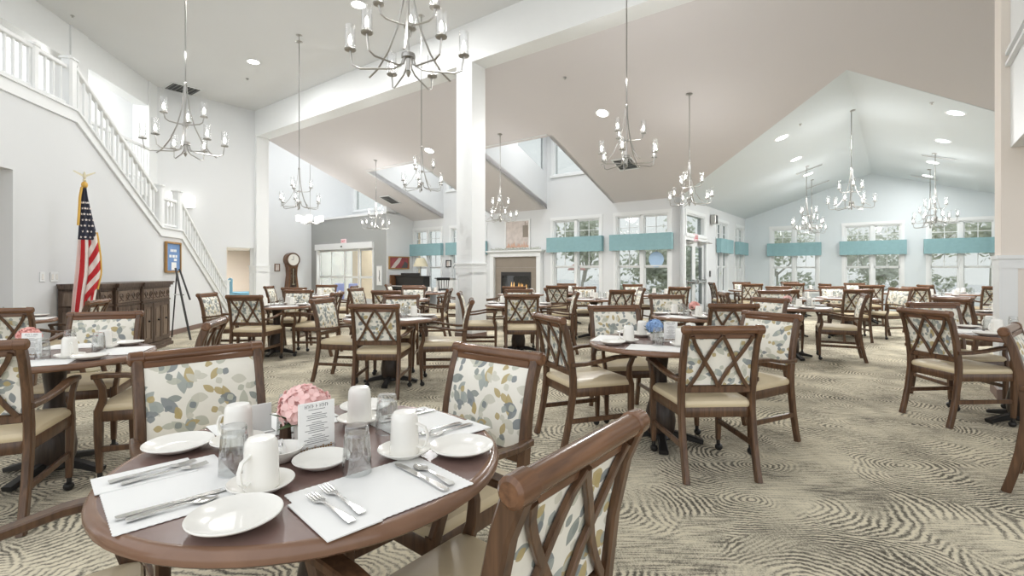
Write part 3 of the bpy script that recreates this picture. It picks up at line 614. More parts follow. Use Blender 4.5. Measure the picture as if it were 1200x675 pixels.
def flowers(x, y, z, petal, label, BR=.048, vase='china', seed=1):
    rnd = random.Random(seed)
    r = empty('flower_vase', (x, y, z), label=label, category='flowers')
    MB().lathe([(1e-4, 0), (.028, 0), (.030, .004), (.033, .05), (.031, .06), (.028, .058), (.028, .03), (1e-4, .03)], 20).obj('vase', M[vase], r)
    lf = MB()
    for k in range(11):
        a = rnd.uniform(0, 6.28); L_ = rnd.uniform(.065, .095)*(BR/.048)**.7; up = rnd.uniform(-.015, .05); d = Vector((math.cos(a), math.sin(a), 0)); s = d.cross(UP)
        pts = [UP*.06+d*.01, UP*(.07+up*.3)+d*L_*.4+s*.021, UP*(.066+up)+d*L_, UP*(.07+up*.3)+d*L_*.4-s*.021]
        top = [p+UP*.0015 for p in pts]
        lf.add(pts+top, [(0, 1, 2, 3), (7, 6, 5, 4), (0, 1, 5, 4), (1, 2, 6, 5), (2, 3, 7, 6), (3, 0, 4, 7)])
    lf.tube([(0, 0, .03), (.002, 0, .08)], .004, n=6).obj('leaves', M['leaf'], r)
    bl = MB(); c = Vector((0, 0, .105+.3*(BR-.048))); R_ = BR
    NP = int(60*(BR/.048)**2)
    for k in range(NP):
        q = 1-1.55*(k+.5)/NP; a = k*2.39996; rr = math.sqrt(max(0, 1-q*q)); nrm = Vector((rr*math.cos(a), rr*math.sin(a), q)); nrm.normalize()
        p = c+Vector((nrm.x, nrm.y, nrm.z*.85))*R_*rnd.uniform(.78, 1.14); t1 = nrm.cross(Vector((.3, .2, .9))).normalized(); t2 = nrm.cross(t1); ro = rnd.uniform(0, 1.5); FS = rnd.uniform(1.0, 1.5)
        for j in range(4):
            b = ro+j*PI/2; d = t1*math.cos(b)+t2*math.sin(b); s = t1*-math.sin(b)+t2*math.cos(b); w = .0105*FS
            pts = [p, p+d*.009*FS+s*w*.8+nrm*.007, p+d*.019*FS+s*w*.55+nrm*.009, p+d*.021*FS+nrm*.005, p+d*.019*FS-s*w*.55+nrm*.009, p+d*.009*FS-s*w*.8+nrm*.007]
            bt = [v-nrm*.002 for v in pts]
            bl.add(pts+bt, [tuple(range(6)), tuple(range(6, 12))[::-1]]+[(i, (i+1) % 6, (i+1) % 6+6, i+6) for i in range(6)])
    bl.ball(tuple(c), R_*.72, 12, 8, .85).obj('blossom', M[petal], r)
    return r
def menu(x, y, z, rz, label, lines=True, h=.150):
    r = empty('menu_card', (x, y, z), rz, label=label, category='menu')
    c = MB().box(-.052, .052, -.002, .002, .004, h, .0008).obj('card', M['paper'], r)
    if lines:
        hd = MB()
        for i in range(13):
            if i in (5, 7): continue
            x = -.032+.0053*i; hd.box(x-.0019, x-.0007, -.0024, -.0019, .134, .144).box(x-.0007, x+.0016, -.0024, -.0019, .1425 if i % 2 else .138, .144 if i % 2 else .1395)
        hd.obj('printed_heading', M['ink'], c)
        k = MB(); rnd = random.Random(3)
        for i, (zz, n) in enumerate(((.129, 1), (.118, 4), (.092, 6), (.055, 5))):
            for j in range(n):
                w = .014 if (j == 0 and n > 1) else rnd.uniform(.02, .036); k.box(-w, w, -.0024, -.0019, zz-j*.0056-.0008, zz-j*.0056+.0006)
        k.obj('printed_lines', M['ink'], c)
        b = MB()
        for i in range(12): b.box(-.046+i*.0077, -.040+i*.0077, -.0024, -.0019, .014, .018+.003*(i % 3))
        b.obj('printed_border', M['red'] if False else M['oak'], c)
    w = MB(); w.tube([(-.058, -.018, .003), (.058, -.018, .003), (.058, .018, .003), (-.058, .018, .003), (-.058, -.018, .003)], .0018, n=6)
    w.tube([(-.052, -.0065, .003), (-.052, -.0065, .022), (.052, -.0065, .022), (.052, -.0065, .003)], .0014, n=6); w.obj('wire_stand', M['chrome'], r)
    return r
def sugar(x, y, z, tn):
    r = MB().lathe([(1e-4, 0), (.035, 0), (.04, .003), (.058, .022), (.064, .034), (.066, .036), (.063, .037), (.055, .024), (.036, .006), (1e-4, .005)], 32).obj('sugar_bowl', M['china'], label='shallow white bowl holding sugar packets on the '+tn, category='bowl'); r.location = (x, y, z)
    for k, (dx, dy, a, tl) in enumerate(((-.012, .006, .4, 1.0), (.014, -.004, -.5, .8), (.004, .018, 1.2, 1.1), (-.004, -.018, 2.0, .7))):
        o = MB().box(-.016, .016, -.004, .004, 0, .044, .003).obj('sugar_packet', M['paper'], label='white sugar packet standing in the bowl on the '+tn, category='packet', group='sugar packets')
        o.location = (x+dx, y+dy, z+.008); o.rotation_euler = (.45*(1 if k % 2 else -1), 0, a)
    return r
def shaker(x, y, z, label, mat):
    r = empty('shaker', (x, y, z), label=label, category='shaker')
    MB().lathe([(1e-4, 0), (.018, 0), (.019, .004), (.016, .055), (1e-4, .056)], 8).obj('jar', M[mat], r)
    MB().lathe([(.0165, .055), (.0175, .058), (.016, .068), (.008, .074), (1e-4, .075)], 16).obj('cap', M['chrome'], r)
    return r

def setting(T, th, tn, where, full=False, mid=True, share=None, rm=.36, dr=0):
    """one place setting of table T; th = direction from the table centre to the diner"""
    d = Vector((math.cos(th), math.sin(th))); rt = Vector((-d.y, d.x)); C_ = Vector(T)
    rz = math.atan2(d.y, d.x)+PI/2
    def at(r, a): return C_+Vector((math.cos(th+a), math.sin(th+a)))*r
    L_ = lambda s: ('%s %s' % (s, where)) if not share else ('%s on the %s' % (s, tn))
    G = lambda s: s+' on the '+tn
    p = C_+d*rm; put(MAT, p.x, p.y, ZTB, rz, L_('white scalloped paper placemat'), G('placemats'))
    p = at(.226, .02); put(GLASS, p.x, p.y, ZTB+.0018, th*3, L_('upturned clear fluted tumbler'), G('tumblers'))
    p = at(.262, -.92); put(SAUCER, p.x, p.y, ZTB+.002, 0, L_('white saucer under an upturned mug'), G('saucers')); put(MUG, p.x, p.y, ZTB+.0085, th-1.0, L_('upturned white coffee mug'), G('mugs'))
    if mid: p = at(.42, -.80); put(PLATE, p.x, p.y, ZTB+.002, 0, L_('small white bread plate'), G('plates'))
    if full:
        def loc(u, v): return C_+d*(rm+v)+rt*u
        p = loc(-.135, .035); put(NAP, p.x, p.y, ZTB, rz, L_('folded white paper napkin under two forks'), G('napkins'))
        p = loc(-.135, .02); put(FORK, p.x, p.y, ZTB+.002, rz+.06, L_('outer silver fork'), G('forks'))
        p = loc(-.098, .0); put(FORK, p.x, p.y, ZTB+.002, rz+.02, L_('inner silver fork'), G('forks'))
        p = loc(.105, .01); put(KNIFE, p.x, p.y, ZTB, rz, L_('silver table knife'), G('knives'))
        p = loc(.135, .02); put(SPOON, p.x, p.y, ZTB, rz-.03, L_('silver spoon'), G('spoons'))

# ------------------------------------------------------------------ tables and chairs of the room
GT, GC = 'round dining tables', 'dining armchairs'
T0 = (-.566, 1.457)
table(*T0, 'big round mauve-brown table with pink hydrangea nearest the viewer', GT, .19)
tn = 'pink-flower table'
chair(.15, .985, -.787, .617, 'armchair showing its dark lattice back at the near side of the pink-flower table', GC)
chair(-.07, 2.14, -.64, -.77, 'armchair facing the viewer on the far right of the pink-flower table', GC)
chair(-1.35, 2.15, .71, -.70, 'armchair with gold and grey leaf back on the far left of the pink-flower table', GC)
chair(-1.34, .84, .79, .61, 'armchair showing only its wooden arm left of the pink-flower table', GC)
A = -.80
setting(T0, A, tn, 'nearest the lattice chair back', full=True)
setting(T0, A+PI/2, tn, 'on the far right of the pink-flower table', full=True)
setting(T0, A+PI, tn, 'before the gold-leaf chair of the pink-flower table', full=True)
setting(T0, A+PI*1.5, tn, 'on the left edge of the pink-flower table', full=True)
flowers(-.638, 1.532, ZTB, 'pink', 'pink hydrangea with green leaves in a small white vase', BR=.062, seed=4)
menu(-.565, 1.436, ZTB, math.atan2(.067, .0745), 'white printed menu card in a wire stand before the pink hydrangea')
menu(-.832, 1.604, ZTB, PI+.75, 'low blank-backed white card behind the mug of the pink-flower table', lines=False, h=.095)
sugar(-.650, 1.386, ZTB, tn)
shaker(-.706, 1.547, ZTB, 'pepper shaker beside the pink hydrangea', 'log'); shaker(-.652, 1.628, ZTB, 'salt shaker beside the pink hydrangea', 'china')
put(SAUCER, -.515, 1.345, ZTB+.002, 0, 'empty saucer lying before the printed menu card', 'saucers on the '+tn)

def group(tn, T, label, chairs, rz=0.0, th=None, mid=True, deco=None, seed=1, nset=4, share=True, wheres=None, near=(), trz=PI/4, dec=(-.03, .04)):
    table(*T, label, GT, trz)
    for i, (x, y, fx, fy, l) in enumerate(chairs):
        f = Vector((fx, fy)).normalized(); q = Vector(T)-Vector((x, y)); a = q.dot(f); b = abs(q.x*f.y-q.y*f.x)
        want = .75 if i in near else .92
        if 0 < a < want and b < .6: x -= f.x*(want-a); y -= f.y*(want-a)      # keep the seat clear of the pedestal and of its neighbours
        chair(x, y, fx, fy, l, GC)
    if th is None: th = [rz+.4+k*PI/2 for k in range(nset)]
    for i, a in enumerate(th): setting(T, a, tn, wheres[i] if wheres else '', share=None if wheres else tn, mid=mid)
    if deco: flowers(T[0]+dec[0], T[1]+dec[1], ZTB, deco, '%s flowers in a white vase on the %s' % (deco, tn), seed=seed)
D = math.radians
t = 'table before the dark sideboard'
group(t, (-2.9, 3.15), 'round table before the dark sideboard, next to the pink-flower table', [
    (-2.58, 2.33, -.42, .91, 'armchair with lattice back at the near side of the sideboard table'),
    (-2.01, 3.36, -.95, -.3, 'armchair seen edge-on between the sideboard table and the stairs'),
    (-3.21, 3.85, .35, -.94, 'armchair facing the viewer right before the flag and sideboard')], .2,
    [D(-62), D(20), D(112)], deco='coral', seed=8, dec=(-.22, .06), wheres=['at the near side of the sideboard table', 'at the right side of the sideboard table', 'at the flag side of the sideboard table'])
menu(-2.92, 3.02, ZTB, .2, 'printed menu card on the sideboard table')
t = 'half-hidden table left of the flag'
group(t, (-5.55, 5.3), 'round table half cut off left of the flag', [
    (-4.52, 4.36, -.35, .94, 'armchair with lattice back cut off by the picture edge left of the flag'),
    (-4.74, 5.62, -.95, -.3, 'armchair edge-on before the left end of the sideboard')], .1, nset=2)
t = 'table before the stair foot'
group(t, (-3.6, 7.6), 'round table before the foot of the staircase', [
    (-3.6, 6.82, .02, 1, 'armchair with lattice back at the table before the stair foot'),
    (-4.42, 7.35, 1, .05, 'armchair nearest the stair foot, facing right'),
    (-3.66, 8.38, 0, -1, 'armchair facing the viewer before the grandfather clock'),
    (-2.78, 7.62, -1, 0, 'armchair turned left between the stair-foot table and the white column')], .3)
t = 'table left of the white column'
group(t, (-1.38, 5.66), 'round table in the aisle left of the white wainscot column', [
    (-2.26, 5.93, .98, -.16, 'armchair facing right at the left of the column-side table'),
    (-1.36, 4.93, .0, 1, 'armchair with lattice back square to the viewer left of the white column'),
    (-.53, 5.78, -.98, -.1, 'armchair in profile facing left in front of the white column'),
    (-1.5, 6.75, .05, -1, 'armchair facing the viewer behind the column-side table')], .5, near=(1,))
t = 'table before the sliding door'
group(t, (-4.3, 10.6), 'round table before the sliding entrance door', [
    (-4.25, 9.9, 0, 1, 'armchair with lattice back at the near side of the sliding-door table'),
    (-4.3, 11.4, 0, -1, 'armchair facing the viewer before the sliding entrance door'),
    (-3.52, 10.65, -1, -.05, 'armchair with lattice seen from the side right of the sliding-door table'),
    (-5.1, 10.7, 1, .1, 'armchair below the grandfather clock, left of the sliding-door table')], .2, mid=False)
t = 'table before the piano'
group(t, (-2.05, 9.2), 'round table behind the column-side table toward the piano', [
    (-2.1, 8.5, 0, 1, 'armchair with lattice back at the near side of the table toward the piano'),
    (-2.0, 9.98, 0, -1, 'armchair facing the viewer at the table toward the piano'),
    (-1.27, 9.05, -1, .05, 'armchair in profile left of the white column before the bar stool'),
    (-2.84, 9.35, 1, -.25, 'armchair turned right between the sliding door and the piano-side table')], .4, mid=False)
t = 'table nearest the piano'
group(t, (-2.1, 12.0), 'round table right under the black piano', [
    (-2.2, 11.25, 0, 1, 'armchair with lattice back right before the piano'),
    (-2.85, 12.1, 1, 0, 'armchair turned right before the white canvas panel'),
    (-1.35, 11.9, -1, 0, 'armchair turned left beside the black bar stool')], .3, mid=False, nset=3)
t = 'table straight before the fireplace'
group(t, (.1, 7.85), 'round table straight before the fireplace', [
    (.14, 7.12, 0, 1, 'armchair with lattice back square before the lit fireplace'),
    (-.73, 7.72, 1, .03, 'armchair in profile facing right beside the white column'),
    (.93, 7.8, -1, .05, 'armchair edge-on at the right of the fireplace-front table'),
    (.12, 8.62, 0, -1, 'armchair facing the viewer behind the fireplace-front table')], .2)
t = 'table closest to the hearth'
group(t, (.2, 11.25), 'round table closest to the fireplace hearth', [
    (-.55, 11.25, 1, .0, 'armchair left of the hearth-side table by the column'),
    (.05, 10.36, .1, 1, 'armchair with lattice back at the near side of the hearth-side table')], .1, mid=False, nset=3)
t = 'table under the window beside the mantel'
group(t, (1.35, 11.85), 'round table under the teal window beside the mantel', [
    (1.0, 10.98, .15, 1, 'armchair with lattice back under the teal window beside the mantel'),
    (1.4, 12.75, -.1, -1, 'armchair against the window beside the mantel')], .3, mid=False, nset=3)
t = 'middle table before the two teal windows'
group(t, (1.55, 9.4), 'round table in the middle before the two teal windows', [
    (.74, 9.42, 1, -.05, 'armchair with slatted lattice edge left of the middle window table'),
    (1.5, 10.2, 0, -1, 'armchair facing the viewer at the middle window table'),
    (1.88, 8.62, -.3, .95, 'armchair with lattice back at the near side of the middle window table'),
    (2.5, 9.55, -1, .05, 'armchair edge-on right of the middle window table')], .5, mid=False)
t = 'table before the glass patio door'
group(t, (3.15, 11.05), 'round table before the glass patio door', [
    (2.92, 11.8, .15, -1, 'armchair facing the viewer left of the patio door'),
    (3.4, 10.3, -.25, .97, 'armchair with lattice back before the patio door')], .2, mid=False, nset=3)
t = 'table with blue flowers'
group(t, (1.11, 3.72), 'round table with a blue hydrangea in the middle of the room', [
    (.27, 3.70, .93, .36, 'armchair with lattice back left of the blue-flower table'),
    (1.265, 3.02, -.05, 1, 'large armchair with lattice back square to the viewer at the blue-flower table'),
    (.97, 4.74, .1, -1, 'armchair facing the viewer behind the blue-flower table'),
    (2.0, 3.9, -.85, -.45, 'armchair with leaf fabric turned left beside the blue-flower table')], .5,
    [D(-112), D(158), D(68), D(-22)], deco='blue', seed=11, near=(0, 1), trz=.576, wheres=['at the near side of the blue-flower table', 'at the left side of the blue-flower table', 'at the far side of the blue-flower table', 'at the right side of the blue-flower table'])
menu(1.175, 3.68, ZTB, .1, 'menu card beside the blue hydrangea')
t = 'table with coral flowers'
group(t, (2.2, 5.88), 'round table with coral flowers behind the blue-flower table', [
    (2.22, 5.15, .02, 1, 'armchair with lattice back at the coral-flower table'),
    (2.12, 6.68, .05, -1, 'armchair facing the viewer behind the coral-flower table'),
    (3.02, 6.0, -.85, -.45, 'armchair with leaf fabric turned left beside the coral-flower table')], .2, deco='coral', seed=5)
t = 'table at the gable room entrance'
group(t, (4.1, 7.3), 'large-looking round table at the entrance of the gable room', [
    (4.92, 7.1, -.85, .45, 'armchair with lattice back at the right of the gable-entrance table'),
    (3.3, 7.55, .95, -.15, 'armchair with lattice edge left of the gable-entrance table'),
    (4.3, 8.1, -.2, -1, 'armchair facing the viewer behind the gable-entrance table')], .4, deco='pink', seed=9)
t = 'second table of the gable room'
group(t, (5.35, 9.5), 'round table second into the gable room', [
    (5.55, 10.28, -.2, -1, 'armchair facing the viewer before the first gable window'),
    (4.85, 8.85, .55, .8, 'armchair with lattice back at the second gable-room table')], .3, mid=False)
t = 'table behind the paired lattice chairs'
group(t, (6.5, 9.65), 'round table right in the gable room behind two lattice chairs', [
    (6.15, 8.93, .15, 1, 'armchair with lattice back behind the gable-entrance table'),
    (7.32, 9.5, -.97, -.15, 'armchair with leaf fabric turned left in the open gable-room aisle'),
    (6.75, 10.42, -.2, -1, 'armchair facing the viewer at the gable-room aisle table')], .1, mid=False)
t = 'corner table by the side windows'
group(t, (6.4, 13.4), 'round table in the gable-room corner by the side windows', [
    (6.1, 12.65, .3, .95, 'armchair with lattice back in the side-window corner'),
    (5.6, 13.7, 1, -.1, 'armchair edge-on against the side-window wall'),
    (6.6, 14.2, -.1, -1, 'armchair facing the viewer in the far window corner')], .2, mid=False, nset=3)
t = 'table under the first gable window'
group(t, (8.0, 13.8), 'round table under the first gable window', [
    (7.45, 13.15, .4, .9, 'armchair with lattice back under the first gable window'),
    (8.2, 14.6, -.2, -1, 'armchair facing the viewer under the first gable window')], .2, mid=False, nset=3)
t = 'table under the middle gable window'
group(t, (8.75, 12.2), 'round table under the middle gable window', [
    (8.3, 11.5, .4, .9, 'armchair with lattice back under the middle gable window'),
    (7.9, 12.45, 1, -.05, 'armchair edge-on left of the middle gable window table'),
    (9.0, 12.98, -.2, -1, 'armchair facing the viewer under the middle gable window')], .5, mid=False)
t = 'table between the middle and last gable windows'
group(t, (9.0, 10.4), 'round table between the middle and last gable windows', [
    (8.3, 10.1, .9, .4, 'armchair with lattice back left of the last gable window')], .5, mid=False, nset=3)
t = 'table under the last gable window'
group(t, (10.45, 11.3), 'round table under the last gable window', [
    (9.78, 11.45, .98, -.1, 'armchair edge-on under the last gable window'),
    (10.2, 10.5, .3, .95, 'armchair with lattice back under the last gable window')], .3, mid=False, nset=3)
t = 'table behind the beige wall end'
group(t, (6.35, 6.2), 'round table half hidden behind the beige wall end', [
    (5.52, 6.15, 1, .08, 'armchair with lattice back behind the wall-end table')], .3, nset=3)
t = 'table against the beige wall end'
group(t, (4.28, 4.15), 'round table cut off by the picture edge against the beige wall end', [
    (3.55, 4.25, 1, .08, 'armchair with lattice back and cream seat standing alone on open carpet'),
    (4.38, 5.17, -.1, -1, 'armchair with red-brown rail facing the viewer before the beige wall end'),
    (3.03, 3.02, .62, -.78, 'armchair cut off by the picture edge before the beige wall end')], .4, [D(150), D(60), D(240)], deco=None, near=(0,))
# ------------------------------------------------------------------ chandeliers
def make_chandelier():
    r = empty('chandelier', (0, 0, 0), category='chandelier', label='x')
    N = M['nickel']
    MB().lathe([(1e-4, .80), (.014, .80), (.02, .79), (.02, .765), (.016, .76), (1e-4, .76)], 14).lathe([(1e-4, .345), (.03, .345), (.032, .34), (.032, .315), (1e-4, .312)], 14).lathe([(1e-4, .135), (.045, .135), (.048, .13), (.048, .105), (.02, .1), (.012, .02), (.02, .01), (.008, -.02), (1e-4, -.03)], 16).tube([(0, 0, .0), (0, 0, .79)], .007, n=8).obj('hub', N, r)
    for k in range(3):
        a = k*2*PI/3+.5; d = Vector((math.cos(a), math.sin(a), 0))
        MB().tube([d*.012+UP*.785, d*.022+UP*.66, d*.045+UP*.5, d*.095+UP*.33, d*.17+UP*.18, d*.26+UP*.07, d*.335+UP*.02], .016, .007, ref=d.cross(UP)).obj('strap', N, r)
    for k in range(9):
        up = k >= 6
        a = (k-6)*2*PI/3+.5+PI/3 if up else k*PI/3+.5-PI/6+(.12 if k % 2 else -.12)
        d = Vector((math.cos(a), math.sin(a), 0))
        R_, zt = (.215, .405) if up else (.385, .115)
        if up: path = [d*.02+UP*.33, d*.08+UP*.325, d*.165+UP*.33, d*.2+UP*.35, d*R_+UP*zt]
        else: path = [d*.03+UP*.12, d*.05+UP*.05, d*.1+UP*.022, d*.32+UP*.0, d*.37+UP*.02, d*R_+UP*zt]
        c = d*R_
        ar = MB().tube(path, .0065, n=6).lathe([(1e-4, zt), (.036, zt+.002), (.04, zt+.008), (.038, zt+.012), (.012, zt+.014), (.011, zt+.04), (1e-4, zt+.04)], 14, (c.x, c.y, 0)).obj('arm', N, r)
        MB().lathe([(.031, zt+.012), (.0335, zt+.02), (.0335, zt+.172), (.0318, zt+.172), (.0318, zt+.02), (.029, zt+.012)], 18, (c.x, c.y, 0), close=True).obj('glass_shade', M['shade'], ar)
        MB().lathe([(1e-4, zt+.04), (.010, zt+.045), (.014, zt+.065), (.010, zt+.095), (1e-4, zt+.115)], 10, (c.x, c.y, 0)).obj('bulb', M['bulb'], ar)
    return r
CHD = make_chandelier()
def chandelier(x, y, zb, ztop, rz, label):
    c = place(CHD, (x, y, zb+.03), rz, label, 'chandeliers', USED); n = ztop-(zb+.03)
    MB().tube([(0, 0, .79), (0, 0, n)], .008, n=8).obj('stem', M['nickel'], c)
    MB().lathe([(1e-4, n), (.065, n), (.068, n-.006), (.06, n-.018), (.02, n-.026), (1e-4, n-.026)], 18).obj('canopy', M['nickel'], c)
    return c
def d_of(x, y): return Vector((x, y, 0)).dot(D2)
def e_of(x, y): return Vector((x, y, 0)).dot(D1)
def gz(x, y): return RZ-(RZ-EZ)/(RE-EA)*abs(e_of(x, y)-RE)
ZL = 5.92
for x, y, zb, zt, rz, l in (
    (-.72, 3.45, 2.62, ZL, .15, 'largest chandelier, hanging above the pink-flower table'),
    (-3.65, 5.55, 2.55, ZL, .5, 'chandelier hanging before the sloped stair railing'),
    (-4.2, 9.8, 2.48, ZL, .9, 'chandelier hanging between the lobby column and the beam'),
    (1.50, 6.5, 2.62, ZL, .3, 'chandelier hanging just before the big beam'),
    (-1.65, 9.05, 2.72, ZL, .7, 'chandelier hanging before the left light well'),
    (-4.0, 14.6, 2.47, None, .2, 'chandelier hanging above the piano and picture wall'),
    (-.28, 11.77, 2.42, None, 1.0, 'chandelier hanging before the mantel picture'),
    (3.24, 9.07, 2.45, None, .4, 'chandelier hanging before the glass patio door'),
    (6.63, 9.7, 2.46, 'g', .6, 'chandelier on the ridge at the middle of the gable room'),
    (7.75, 13.07, 2.36, 'g', .1, 'chandelier above the first gable window, nearer of two'),
    (8.93, 14.8, 2.36, 'g', .8, 'chandelier above the first gable window, farther of two'),
    (9.8, 11.5, 2.36, 'g', .3, 'chandelier above the last gable window, nearer of two'),
    (11.2, 13.3, 2.4, 'g', .9, 'chandelier above the last gable window, farther of two')):
    z = SL(d_of(x, y)) if zt is None else gz(x, y) if zt == 'g' else zt
    chandelier(x, y, zb, z+.015, rz, l)
# entrance chandelier with square white shades
r = empty('shaded_chandelier', (-6.75, 16.6, 2.86), label='small chandelier with glowing white square shades in the entrance corner', category='chandelier')
MB().tube([(0, 0, .1), (0, 0, 4.5)], .01, n=6).lathe([(1e-4, 0), (.05, .02), (.05, .08), (1e-4, .12)], 12).obj('stem', M['nickel'], r)
for k in range(5):
    a = k*2*PI/5; d = Vector((math.cos(a), math.sin(a), 0)); q = MB().tube([d*.03+UP*.05, d*.2-UP*.03, d*.36+UP*.03], .012, n=6).obj('arm', M['nickel'], r)
    c = d*.36; MB().lathe([(.075, .05), (.095, .055), (.1, .24), (.095, .24), (.088, .06)], 4, (c.x, c.y, 0), close=True).obj('shade', M['drum'], q)
# sconce on the lobby wall
y0 = ED(LE, 4.95)
r = empty('wall_sconce', y0+UP*2.95, label='wall sconce with two white shades behind the stair landing', category='sconce')
MB().poly([rect(-.3, .3, -.03, .03)], D1*.03, D2, UP, D1, .03).obj('bracket', M['nickel'], r)
for s in (-.2, .2):
    c = D2*s+D1*.15; MB().lathe([(.09, -.02), (.12, -.02), (.125, .26), (.115, .26), (.1, 0)], 4, tuple(c), close=True).obj('shade', M['drum'], r)

# ------------------------------------------------------------------ recessed lights, vents
NL = Vector((D2.x*.36, D2.y*.36, 1)).normalized()
def on_plane(px, py, kind):
    k = (px-600)/F; v = (317-py)/F
    for i in range(400, 3000):
        y = i/100; z = EYE+v*y; x = k*y
        s = ZL if kind == 'l' else SL(d_of(x, y)) if kind == 's' else gz(x, y)
        if z >= s: return Vector((x, y, s))
def nrm_of(p, kind):
    if kind == 'l': return UP.copy()
    if kind == 's': return (UP+D2*.36).normalized()
    g = (RZ-EZ)/(RE-EA); return (UP+D1*(g if e_of(p.x, p.y) > RE else -g)).normalized()
def basis(n, x):
    x = (x-n*x.dot(n)).normalized(); return x, n.cross(x), n
LIGHTS = []
for px, py, kind, l in ((297, 72, 'l', 'round recessed light in the lobby ceiling above the lobby column'), (420, 5, 'l', 'round recessed light in the lobby ceiling beside the largest chandelier'),
    (503, 176, 's', 'round recessed light above the left light well'), (706, 132, 's', 'round recessed light behind the chandelier before the beam'),
    (1120, 132, 'g', 'large recessed light in the gable ceiling nearest the beige wall end'), (1105, 165, 'g', 'second recessed light along the right gable slope'), (1093, 190, 'g', 'third recessed light along the right gable slope'), (1087, 206, 'g', 'farthest recessed light along the right gable slope'),
    (916, 161, 'g', 'recessed light nearest the valley on the left gable slope'), (933, 186, 'g', 'second recessed light along the left gable slope'), (947, 204, 'g', 'farthest recessed light along the left gable slope')):
    p = on_plane(px, py, kind); n = nrm_of(p, kind); x, y, n = basis(n, D1)
    r = empty('recessed_light', p, label=l, category='ceiling light', group='recessed lights'); frame_at(r, p-n*.008, x, y, n)
    MB().lathe([(.115, 0), (.13, -.004), (.15, 0), (.15, .004), (.115, .004)], 28, close=True).obj('trim_ring', M['trim'], r)
    MB().lathe([(1e-4, -.003), (.117, -.003), (.117, .002), (1e-4, .002)], 28).obj('lens', M['can'], r)
    LIGHTS.append((p, n))
def vent(px, py, kind, w, h, l, nsl=7):
    p = on_plane(px, py, kind); n = nrm_of(p, kind); x, y, n = basis(n, D1)
    r = empty('ceiling_vent', p, label=l, category='vent', group='ceiling vents'); frame_at(r, p-n*.008, x, y, n)
    f = MB(); s = .03 if h > .1 else .012
    f.box(-w, w, -h, -h+s, -.012, .003); f.box(-w, w, h-s, h, -.012, .003); f.box(-w, -w+s, -h+s, h-s, -.012, .003); f.box(w-s, w, -h+s, h-s, -.012, .003); f.obj('frame', M['trim'], r)
    MB().box(-w+s, w-s, -h+s, h-s, .0, .002).obj('backing', M['black'], r)
    q = MB()
    for k in range(nsl): yy = -h+s+(2*h-2*s)*(k+.5)/nsl; q.box(-w+s, w-s, yy-.008, yy+.004, -.01, -.002)
    q.obj('louvre_slats', M['nickel'], r)
vent(214, 104, 'l', .34, .34, 'square ceiling vent behind the stair-side chandelier'); vent(457, 234, 's', .26, .3, 'ceiling vent beside the left light well'); vent(733, 192, 's', .26, .26, 'ceiling vent right under the chandelier before the beam')
for px, py, l in ((948, 198, 'long slot diffuser in the left gable slope beside a chandelier'), (958, 216, 'long slot diffuser at the far left gable slope'), (1100, 184, 'long slot diffuser in the right gable slope beside a chandelier'), (1083, 208, 'long slot diffuser at the far right gable slope')):
    vent(px, py, 'g', .33, .055, l, 2)
for px, py, kind, l in ((85, 18, 'l', 'tiny sprinkler head in the ceiling near the stair header'), (290, 92, 'l', 'tiny sprinkler head before the lobby column'), (662, 91, 's', 'tiny sprinkler head in the sloped ceiling under the beam'), (938, 145, 'g', 'tiny sprinkler head near the gable valley'), (1092, 120, 'g', 'tiny sprinkler head in the right gable slope')):
    p = on_plane(px, py, kind); MB().lathe([(.03, 0), (.034, -.008), (.012, -.01), (.01, -.03), (.02, -.034), (1e-4, -.036)], 12).obj('sprinkler_head', M['nickel'], None, p, label=l, category='sprinkler', group='sprinkler heads')

